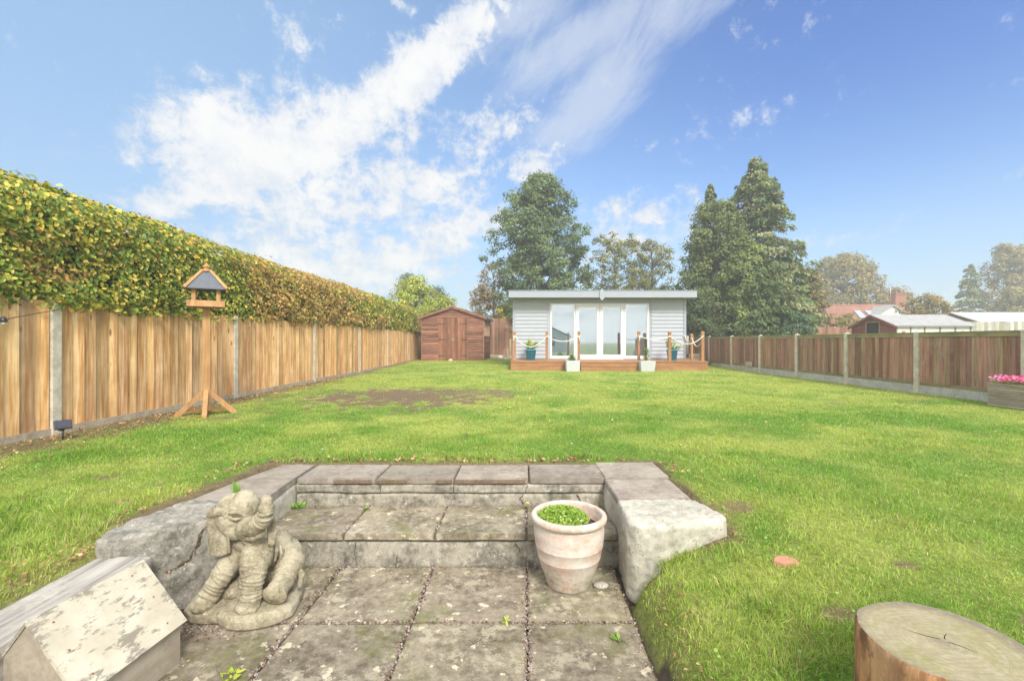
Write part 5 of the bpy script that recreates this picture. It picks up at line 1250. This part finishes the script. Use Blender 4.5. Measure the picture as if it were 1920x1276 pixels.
bucket('left blue pot with a yellow-green shrub on the deck, under the first rope',.70,17.05,.335,.15,.20,.37,0)
bucket('right blue pot with a leafy shrub half hidden behind a deck post',5.88,16.85,.335,.15,.20,.37,1)
def planter(label,x,y,w,h,taper,tall):
    t=thing('grey_planter',label,'plant pot',(x,y,0)); a=w/2; b_=a*taper
    m=MB(); m.add([(-b_,-b_,0),(b_,-b_,0),(b_,b_,0),(-b_,b_,0),(-a,-a,h),(a,-a,h),(a,a,h),(-a,a,h),(-a+.03,-a+.03,h),(a-.03,-a+.03,h),(a-.03,a-.03,h),(-a+.03,a-.03,h),(-a+.03,-a+.03,h-.05),(a-.03,-a+.03,h-.05),(a-.03,a-.03,h-.05),(-a+.03,a-.03,h-.05)],
        [(3,2,1,0),(0,1,5,4),(1,2,6,5),(2,3,7,6),(3,0,4,7),(4,5,9,8),(5,6,10,9),(6,7,11,10),(7,4,8,11),(8,9,13,12),(9,10,14,13),(10,11,15,14),(11,8,12,15),(12,13,14,15)]); o=m.build('planter',M['greypot'],t)
    bv=o.modifiers.new('bevel','BEVEL'); bv.width=.008; bv.segments=2
    rs=np.random.RandomState(60+tall); n=230; pos=[];ax=[];nr=[]
    for k in range(n):
        az=rs.uniform(0,2*PI)
        if tall: z=rs.uniform(.03,.44); r=.13*(1-abs(z-.25)*1.6)*rs.rand()**.4
        else: z=rs.uniform(.0,.17); r=.17*(1-z/.3)*rs.rand()**.5
        pos.append((r*math.cos(az)-(0 if tall else .02),r*math.sin(az),h+z)); ax.append((math.cos(az),math.sin(az),.9)); nr.append((-math.cos(az)*.6,-math.sin(az)*.6,1))
    tt=rs.rand(n)[:,None]; c=np.array([.07,.14,.03])*(1-tt)+np.array([.20,.30,.07])*tt
    leaf_mesh('foliage',np.array(pos),np.array(nr),rs.uniform(.05,.10,n),c,M['leaf'],t,.32,.3,0,np.array(ax))
    if tall:
        s=MB()
        for k in range(5): s.tube([(0,0,h-.05),(.03*math.cos(k),.03*math.sin(k),h+.2),(.07*math.cos(k),.07*math.sin(k),h+.4)],[.008,.006,.003],5)
        s.build('stems',M['twig'],t)
planter('left pale grey square planter with a low plant, in front of the deck',2.07,15.72,.47,.375,.93,0)
planter('right pale grey square planter with an upright leafy plant, in front of the deck',4.60,15.74,.52,.36,.86,1)
# timber steps behind the deck end, offcut by the fence
for k,(w,yy,z) in enumerate(((.95,18.6,.0),(.75,18.8,.16),(.6,19.0,.32))):
    m=MB(); m.box((-w/2,-.1,0),(w/2,.1,.14),(.55,.55,.5),bev=.008); o=m.build('timber_baulk',M['trough']); o.location=(7.55,yy,z+.05); o.rotation_euler=(0,0,.1*k)
    tag(o,('lowest','middle','topmost')[k]+' dark timber baulk of the stack behind the right end of the deck','timber','timber baulks stacked by the fence')
m=MB(); m.box((-.01,-.21,0),(.01,.21,.17),bev=.004); o=m.build('timber_offcut',M['trough']); o.location=(8.02,15.55,.17); o.rotation_euler=(0,.12,0); tag(o,'pale plywood offcut leaning against the right fence beside a concrete post','offcut')
def trough():
    t=thing('flower_trough','slatted timber trough of bright pink flowers against the right fence','planter',(7.86,6.9,0))
    m=MB()
    for k in range(10): kk=random.uniform(.85,1.12); m.box((-.17,-.62,.01+k*.036),(.17,.52,.040+k*.036),(kk,kk,kk*.98),bev=.003)
    m.build('slats',M['trough'],t)
    m=MB(); m.box((-.162,-.61,.02),(.162,.51,.345)); m.build('compost',M['soil'],t)
    rs=np.random.RandomState(9)
    def cloud(n,z0,z1,cols,s,asp,nm,sp=1.0):
        x=rs.uniform(-.17,.15,n);y=rs.uniform(-.6,.5,n);z=z0+(z1-z0)*rs.rand(n)*(1-.3*(x/.2)**2)*(.7+.5*fbm(y*6+2,x*6+4,2)); c=np.array(cols)[rs.randint(0,len(cols),n)]*rs.uniform(.8,1.2,(n,1))
        leaf_mesh(nm,np.stack([x,y,z],1),np.tile([-.5,-.2,.8],(n,1)),rs.uniform(.7,1.2,n)*s,c,M['leaf'],t,asp,.2)
    cloud(420,.36,.44,[[.10,.22,.03],[.22,.32,.05]],.035,.6,'foliage')
    cloud(900,.40,.50,[[.62,.07,.36],[.72,.12,.48],[.70,.30,.55],[.65,.12,.16],[.75,.45,.62]],.036,.9,'flowers')
trough()

# ------------------------------------------------------------------ neighbouring buildings
def maroon_shed():
    t=thing('neighbour_shed','small maroon shed with a dark open window and white side wall over the right fence','shed',(15.05,18.0,0))
    W=3.0; D=2.3; he=1.66; hr=2.08
    m=MB(); m.prism([(0,-.2),(D,-.2),(D,he),(D/2,hr),(0,he)],'x',0.0,.05,(1,1,1)); 
    n=12
    for k in range(n):
        z=.2+k*.135
        if z>hr-.15: break
        y0=0 if z<he else D/2*(z-he)/(hr-he); kk=random.uniform(.8,1.15)
        zt=min(z+.125,hr-.03); y1=0 if zt<he else D/2*(zt-he)/(hr-he)
        for (a,b_,a2,b2) in ((y0,D-y0,y1,D-y1),):
            m.prism([(a+.01,z),(b_-.01,z),(b2-.01,zt),(a2+.01,zt)],'x',-.02-.003*(k%2),-.002,(kk,kk,kk))
    m.build('gable',m_wood('maroon_boards',(.20,.055,.05),(.34,.12,.10),'y',40,.85,.2),t)
    m=MB(); m.box((0.055,-.02,-.2),(W,.03,he)); m.box((.055,D-.03,-.2),(W,D,he)); m.box((W-.05,.031,-.2),(W,D-.031,he)); m.build('side_wall',M['white'],t)
    f=MB(); 
    for a in (.75,1.45): f.box((-.045,a-.03,1.18),(-.021,a+.03,1.80),(1.3,1.6,1.6))
    f.box((-.046,.72,1.80),(-.022,1.48,1.85),(1.3,1.6,1.6)); w=f.build('window',M['shedwood'],t)
    g=MB(); g.box((-.0305,.78,1.2),(-.0235,1.42,1.8)); g.build('pane',M['dark'],w)
    # white side panels with posts and small red hearts
    m=MB(); 
    for x in (.0,.55,1.1,1.7,2.3,2.9): m.box((x,-.045,-.1),(x+.045,-.021,he-.02),(.75,.6,.6))
    m.build('battens',M['trough'],t)
    for x in (.30,2.6):
        h=MB(); h.prism([(x,1.30),(x+.07,1.40),(x+.045,1.44),(x,1.41),(x-.045,1.44),(x-.07,1.40)],'y',-.04,-.021); h.build('heart',m_plain('red_heart',(.55,.08,.12)),t)
    for s in (0,1):
        m=MB(); pts=[(D/2,hr+.06),(D/2,hr+.02),(-.12,he-.045),(-.12,he-.005)] if s==0 else [(D/2,hr+.02),(D/2,hr+.06),(D+.12,he-.005),(D+.12,he-.045)]
        m.prism(pts,'x',-.10,W+.06); m.build('roof',M['feltgrey'],t)
        m=MB(); pts=[(D/2,hr+.05),(D/2,hr-.05),(-.11,he-.13),(-.11,he-.02)] if s==0 else [(D/2,hr-.05),(D/2,hr+.05),(D+.11,he-.02),(D+.11,he-.13)]
        m.prism(pts,'x',-.125,-.102); m.build('barge_board',m_wood('maroon_barge',(.20,.06,.05),(.34,.13,.10),'y',40,.85,.2),t)
    m=MB(); m.box((-.05,-.13,he-.075),(W+.05,-.095,he-.035),(.7,.7,.7)); m.build('gutter',M['feltgrey'],t)
maroon_shed()
def outbuilding():
    t=thing('outbuilding','brown outbuilding with pale grey corrugated roof behind the silver-grey fence at right','outbuilding',(24.5,24.0,0))
    m=MB(); m.prism([(-.0,-.1),(3.2,-.1),(3.2,2.0),(1.5,2.55),(0,2.0)],'x',0,5.5,(1,1,1)); m.build('wall',m_wood('brown_gable',(.22,.13,.08),(.36,.24,.15),'y',30,.9,.1),t)
    for s in (0,1):
        m=MB()
        for k in range(60):
            x=-.15+k*.1; dz=.012*(k%2)
            pts=[(1.5,2.63+dz),(1.5,2.58),(-.25,1.95),(-.25,2.0+dz)] if s==0 else [(1.5,2.58),(1.5,2.63+dz),(3.45,2.0+dz),(3.45,1.95)]
            m.prism(pts,'x',x,x+.098,(1,1,1))
        m.build('roof',m_plain('pale_corrugated',(.56,.56,.56),.8,.15,2),t)
outbuilding()
def bungalow(label,x,y,W,D,he,hr,roofm,chim=None,name='bungalow',hip=1.5,sky=True):
    t=thing(name,label,'bungalow',(x,y,0)); m=MB(); m.box((.3,.3,-.1),(W-.3,D-.3,he+.05)); m.build('wall',M['white'],t)
    vs=[(0,0,he),(W,0,he),(W,D,he),(0,D,he),(hip,D/2,hr),(W-hip,D/2,hr)]
    m=MB(); m.add(vs,[(0,1,5,4),(1,2,5),(2,3,4,5),(3,0,4),(3,2,1,0)])
    rw=MB(); n=16
    r=m.build('roof',roofm,t)
    def roofpt(u,v,off=.03): # front slope
        a=Vector(vs[0]).lerp(Vector(vs[1]),u); b_=Vector(vs[4]).lerp(Vector(vs[5]),u); return a.lerp(b_,v)+Vector((0,-off,off))
    rows=MB()
    for k in range(1,22):
        v=k/22; a=roofpt(0,v,.012); b_=roofpt(1,v,.012); rows.tube([a,b_],.03,4)
    rows.build('tile_courses',roofm,r)
    rg=MB(); rg.tube([vs[4],vs[5]],.10,6); rg.tube([vs[4],vs[0]],.08,6); rg.tube([vs[5],vs[1]],.08,6); rg.build('ridge_tiles',roofm,r)
    if sky:
        for u in (.30,.42):
            s=MB(); a,b_,c,d=roofpt(u,.45,.05),roofpt(u+.07,.45,.05),roofpt(u+.07,.75,.05),roofpt(u,.75,.05); s.add([a,b_,c,d,a+Vector((0,-.04,.06)),b_+Vector((0,-.04,.06)),c+Vector((0,-.04,.06)),d+Vector((0,-.04,.06))],[(0,1,5,4),(1,2,6,5),(2,3,7,6),(3,0,4,7),(4,5,6,7)]); s.build('skylight',M['glass'] if False else M['fascia'],r)
    if chim is not None:
        cx,cz=chim; c=MB(); c.box((cx,D/2-.4,hr-.5),(cx+1.05,D/2+.4,cz),(1,1,1)); c.box((cx-.06,D/2-.46,cz-.18),(cx+1.11,D/2+.46,cz-.05),(.9,.9,.9)); cc=c.build('chimney',M['brick'],r)
        for k in (.3,.75): q=MB(); q.lathe([(.13,0),(.11,.3),(.14,.34)],(cx+k,D/2,cz),12); q.build('chimney_pot',M['redtile'],cc)
        a=MB(); a.tube([(cx-.2,D/2,hr-.2),(cx-.2,D/2,cz+1.0)],.025,5); a.tube([(cx-.5,D/2,cz+.8),(cx+.6,D/2-.3,cz+1.15)],.018,4)
        for k in range(6): a.tube([(cx-.4+k*.18,D/2-.25,cz+.82+k*.05),(cx-.4+k*.18,D/2+.25,cz+.82+k*.05)],.010,4)
        a.build('aerial',M['steel'],r)
    return t
b1=bungalow('red-tiled hipped bungalow roof with brick chimney, behind the maroon shed',31.0,44.0,11.2,7.5,2.0,4.75,M['redtile'],(8.6,6.0))
# white cross gable of the bungalow
m=MB(); m.prism([(4.9,1.8),(8.1,1.8),(8.1,3.5),(6.5,4.45),(4.9,3.5)],'y',1.2,4.0); o=m.build('gable_wall',M['white'],b1)
m=MB(); m.prism([(4.7,3.42),(6.5,4.5),(6.5,4.62),(4.6,3.48)],'y',1.0,4.2); m.prism([(6.5,4.5),(8.3,3.42),(8.4,3.48),(6.5,4.62)],'y',1.0,4.2); m.build('gable_roof',M['feltgrey'],b1)
bungalow('low brownish-red roof half hidden between the rust shrub and the far right trees',42.0,46.0,11,7,1.9,3.9,M['redtile'],None,sky=False)
# the house the photograph was taken from: seen only mirrored in the summerhouse glass
def own_house():
    t=thing('house','rendered house standing behind the viewpoint, mirrored in the summerhouse windows','house',(1.0,-11,-.43))
    m=MB(); m.prism([(-6,0),(4.5,0),(4.5,2.0),(-.5,4.4),(-6,2.0)],'y',-6,0); m.build('wall',M['white'],t)
    for s in (-1,1):
        m=MB(); m.prism([(-.5,4.55),(-.5,4.4),(4.9,1.82),(4.9,1.97)] if s>0 else [(-.5,4.4),(-.5,4.55),(-6.4,1.97),(-6.4,1.82)],'y',-6.3,.3); m.build('roof',M['slate'],t)
    for x in (-4,-.9,2):
        m=MB(); m.box((x,.002,.9),(x+1.4,.05,1.9)); f=m.build('window',M['upvc'],t); g=MB(); g.box((x+.08,.051,.98),(x+1.32,.056,1.82)); g.build('pane',M['dark'],f)
own_house()

# ------------------------------------------------------------------ haze, sky, sun, camera
def haze():
    t=NT('pale_haze'); v=t.n('ShaderNodeVolumePrincipled'); v.inputs['Color'].default_value=(.93,.95,1,1); v.inputs['Density'].default_value=HAZE; v.inputs['Anisotropy'].default_value=.2
    t.l(v.outputs[0],t.out.inputs['Volume'])
    m=MB(); m.box((-410,-210,-2),(410,430,14.5)); o=m.build('haze',t.m); tag(o,'thin pale autumn haze lying over the gardens','haze',kind='stuff')
HAZE=.0040
import os
haze()

SUN_EL=math.radians(42); SUN_AZ=math.radians(160)      # compass from +Y clockwise: behind the viewer, a little to the right
def world():
    w=bpy.data.worlds.new('World'); SC.world=w; w.use_nodes=True; T=w.node_tree; T.nodes.clear()
    def node(k,**kw):
        x=T.nodes.new(k)
        for a,b in kw.items(): setattr(x,a,b)
        return x
    L=T.links.new
    def mth(op,a,b=0.0,c=None,clamp=False):
        x=node('ShaderNodeMath',operation=op); x.use_clamp=clamp
        for s,v in ((0,a),(1,b)):
            if isinstance(v,bpy.types.NodeSocket): L(v,x.inputs[s])
            else: x.inputs[s].default_value=v
        return x.outputs[0]
    def mr(v,a,b,c=0,d=1,sm=True):
        x=node('ShaderNodeMapRange'); x.interpolation_type='SMOOTHSTEP' if sm else 'LINEAR'; L(v,x.inputs[0])
        for i,q in enumerate((a,b,c,d)): x.inputs[i+1].default_value=q
        return x.outputs[0]
    def mix(f,a,b,mode='MIX'):
        x=node('ShaderNodeMix'); x.data_type='RGBA'; x.blend_type=mode
        for s,v in ((0,f),(6,a),(7,b)):
            if isinstance(v,bpy.types.NodeSocket): L(v,x.inputs[s])
            elif isinstance(v,(tuple,list)): x.inputs[s].default_value=(v[0],v[1],v[2],1)
            else: x.inputs[s].default_value=v
        return x.outputs[2]
    sky=node('ShaderNodeTexSky',sky_type='NISHITA'); sky.sun_disc=False; sky.sun_elevation=SUN_EL; sky.sun_rotation=SUN_AZ; sky.air_density=1.3; sky.dust_density=1.0; sky.ozone_density=2.5
    tc=node('ShaderNodeTexCoord'); d=tc.outputs['Generated']
    sp=node('ShaderNodeSeparateXYZ'); L(d,sp.inputs[0]); x,y,z=sp.outputs
    az=mth('ARCTAN2',x,y); el=mth('ARCSINE',z)
    cb=node('ShaderNodeCombineXYZ'); L(az,cb.inputs[0]); L(el,cb.inputs[1]); ang=cb.outputs[0]
    # cloud sheet: a flat layer overhead, so clouds shrink towards the horizon
    zz=mth('ADD',mth('MAXIMUM',z,0.0),.22); pc=node('ShaderNodeCombineXYZ'); L(mth('DIVIDE',x,zz),pc.inputs[0]); L(mth('DIVIDE',y,zz),pc.inputs[1]); pl=pc.outputs[0]
    def noise(vec,s,det,rough=.6,dist=0.0,mp=None):
        if mp is not None:
            m=node('ShaderNodeMapping'); L(vec,m.inputs[0]); m.inputs['Rotation'].default_value=(0,0,mp[0]); m.inputs['Scale'].default_value=(mp[1],mp[2],1); vec=m.outputs[0]
        n=node('ShaderNodeTexNoise'); L(vec,n.inputs['Vector']); n.inputs['Scale'].default_value=s; n.inputs['Detail'].default_value=det; n.inputs['Roughness'].default_value=rough; n.inputs['Distortion'].default_value=dist
        return n.outputs['Fac']
    def lobe(px,py,a,b,rot,gain):
        A=math.atan((px-960)/F); E=math.atan((639-py)/F*math.cos(A)); s=math.cos(A)**1.3
        m=node('ShaderNodeMapping',vector_type='TEXTURE'); L(ang,m.inputs[0]); m.inputs['Location'].default_value=(A,E,0); m.inputs['Rotation'].default_value=(0,0,math.radians(rot)); m.inputs['Scale'].default_value=(a/F*s,b/F*s,1)
        ln=node('ShaderNodeVectorMath',operation='LENGTH'); L(m.outputs[0],ln.inputs[0])
        return mth('MULTIPLY',mr(ln.outputs['Value'],1.25,.0),gain)
    def total(ls):
        s=ls[0]
        for q in ls[1:]: s=mth('MAXIMUM',s,q)
        return s
    puffy=total([lobe(*q) for q in ((800,120,340,66,36,1.2),(620,250,280,80,34,1.15),(370,240,175,110,20,1.1),(470,300,250,115,33,1.15),(360,350,230,75,38,.95),(560,400,260,120,20,.85),(700,300,170,80,40,.45),
        (760,260,150,60,30,.6),(900,250,190,60,10,.62),(1010,300,110,50,25,.75),(720,370,290,120,12,.85),(640,490,380,120,4,.9),(850,430,230,110,10,.8),(1190,430,190,90,0,.72),(545,62,60,30,-20,.5),(750,8,50,20,-20,.7))])
    wisp=total([lobe(*q) for q in ((1130,170,260,90,48,1.1),(1080,230,190,50,15,1.0),(1180,40,420,80,14,1.0),(980,20,240,80,20,.9),(150,290,150,34,8,.55),(250,130,330,70,-35,.30),(1000,120,260,120,30,.5),(1450,160,40,16,30,.45),(1400,440,240,120,0,.18))])
    # unseen bright overcast added behind the viewer and overhead to lift ambient light
    back=mth('MAXIMUM',mr(y,.35,-.35),mr(z,.64,.86)); puffy=mth('MAXIMUM',puffy,mth('MULTIPLY',back,.85))
    n1=noise(pl,2.3,10,.62,.25); n2=noise(ang,25,10,.7,.2); nn=mth('ADD',mth('MULTIPLY',n1,.52),mth('MULTIPLY',n2,.48))
    dens=mth('ADD',puffy,mth('MULTIPLY',mth('SUBTRACT',nn,.5),4.3)); cover=mr(dens,.22,.86)
    mw=node('ShaderNodeMapping',vector_type='TEXTURE'); L(ang,mw.inputs[0]); mw.inputs['Rotation'].default_value=(0,0,math.radians(42)); mw.inputs['Scale'].default_value=(2.6,1,1); ws=noise(mw.outputs[0],9,10,.7,.35); wd=mth('ADD',wisp,mth('MULTIPLY',mth('SUBTRACT',ws,.5),2.2)); wcov=mth('MULTIPLY',mr(wd,.25,1.15),.66)
    cov=mth('MAXIMUM',cover,wcov)
    # clear air: the Nishita sky, deeper blue away from the sun side and high up
    base=mix(1.0,sky.outputs[0],(.86,.96,1.08),'MULTIPLY')
    side=mr(az,-.7,.85); hi=mr(el,.05,.55)
    dark=mth('MULTIPLY',side,mth('ADD',mth('MULTIPLY',hi,.62),.12)); base=mix(dark,base,mix(1.0,base,(.30,.52,.92),'MULTIPLY'))
    base=mix(mth('MULTIPLY',mr(az,.6,-.8),.75),base,(1.75,2.85,4.4))
    low=mr(el,.30,.0); base=mix(mth('MULTIPLY',low,.6),base,(1.9,3.0,4.5))
    shade=mr(mth('ADD',mth('MULTIPLY',noise(ang,11,9,.7,.2),.6),mth('MULTIPLY',dens,.22)),.32,.62,0,1); cloud=mix(shade,(CL*.72,CL*.80,CL*.94),(CL*1.03,CL*1.03,CL*1.03))
    cloud=mix(mr(back if isinstance(back,bpy.types.NodeSocket) else back,.1,.9),cloud,(BK,BK*.985,BK*.95))
    out=mix(cov,base,cloud)
    bg=node('ShaderNodeBackground'); L(out,bg.inputs[0]); bg.inputs[1].default_value=.10
    wo=node('ShaderNodeOutputWorld'); L(bg.outputs[0],wo.inputs[0])
CL=4.9; BK=9.5
world()
sl=bpy.data.lights.new('sun','SUN'); sl.energy=2.3; sl.angle=math.radians(16); sl.color=(1,.95,.87)
so=link(bpy.data.objects.new('sun',sl))
dv=Vector((math.sin(SUN_AZ)*math.cos(SUN_EL),math.cos(SUN_AZ)*math.cos(SUN_EL),math.sin(SUN_EL)))
so.rotation_euler=dv.to_track_quat('Z','Y').to_euler()
cam=bpy.data.cameras.new('camera'); co=link(bpy.data.objects.new('camera',cam)); co.location=(0,0,EYE); co.rotation_euler=(math.radians(90),0,0)
cam.sensor_width=36; cam.lens=36*F/1920; cam.clip_start=.05; cam.clip_end=3000; cam.shift_y=0.0005
SC.camera=co
SC.render.engine='CYCLES'
SC.view_settings.view_transform='Standard'; SC.view_settings.look='None'; SC.view_settings.exposure=0.95; SC.view_settings.gamma=1
SC.cycles.volume_bounces=1; SC.cycles.transparent_max_bounces=12; SC.cycles.max_bounces=6
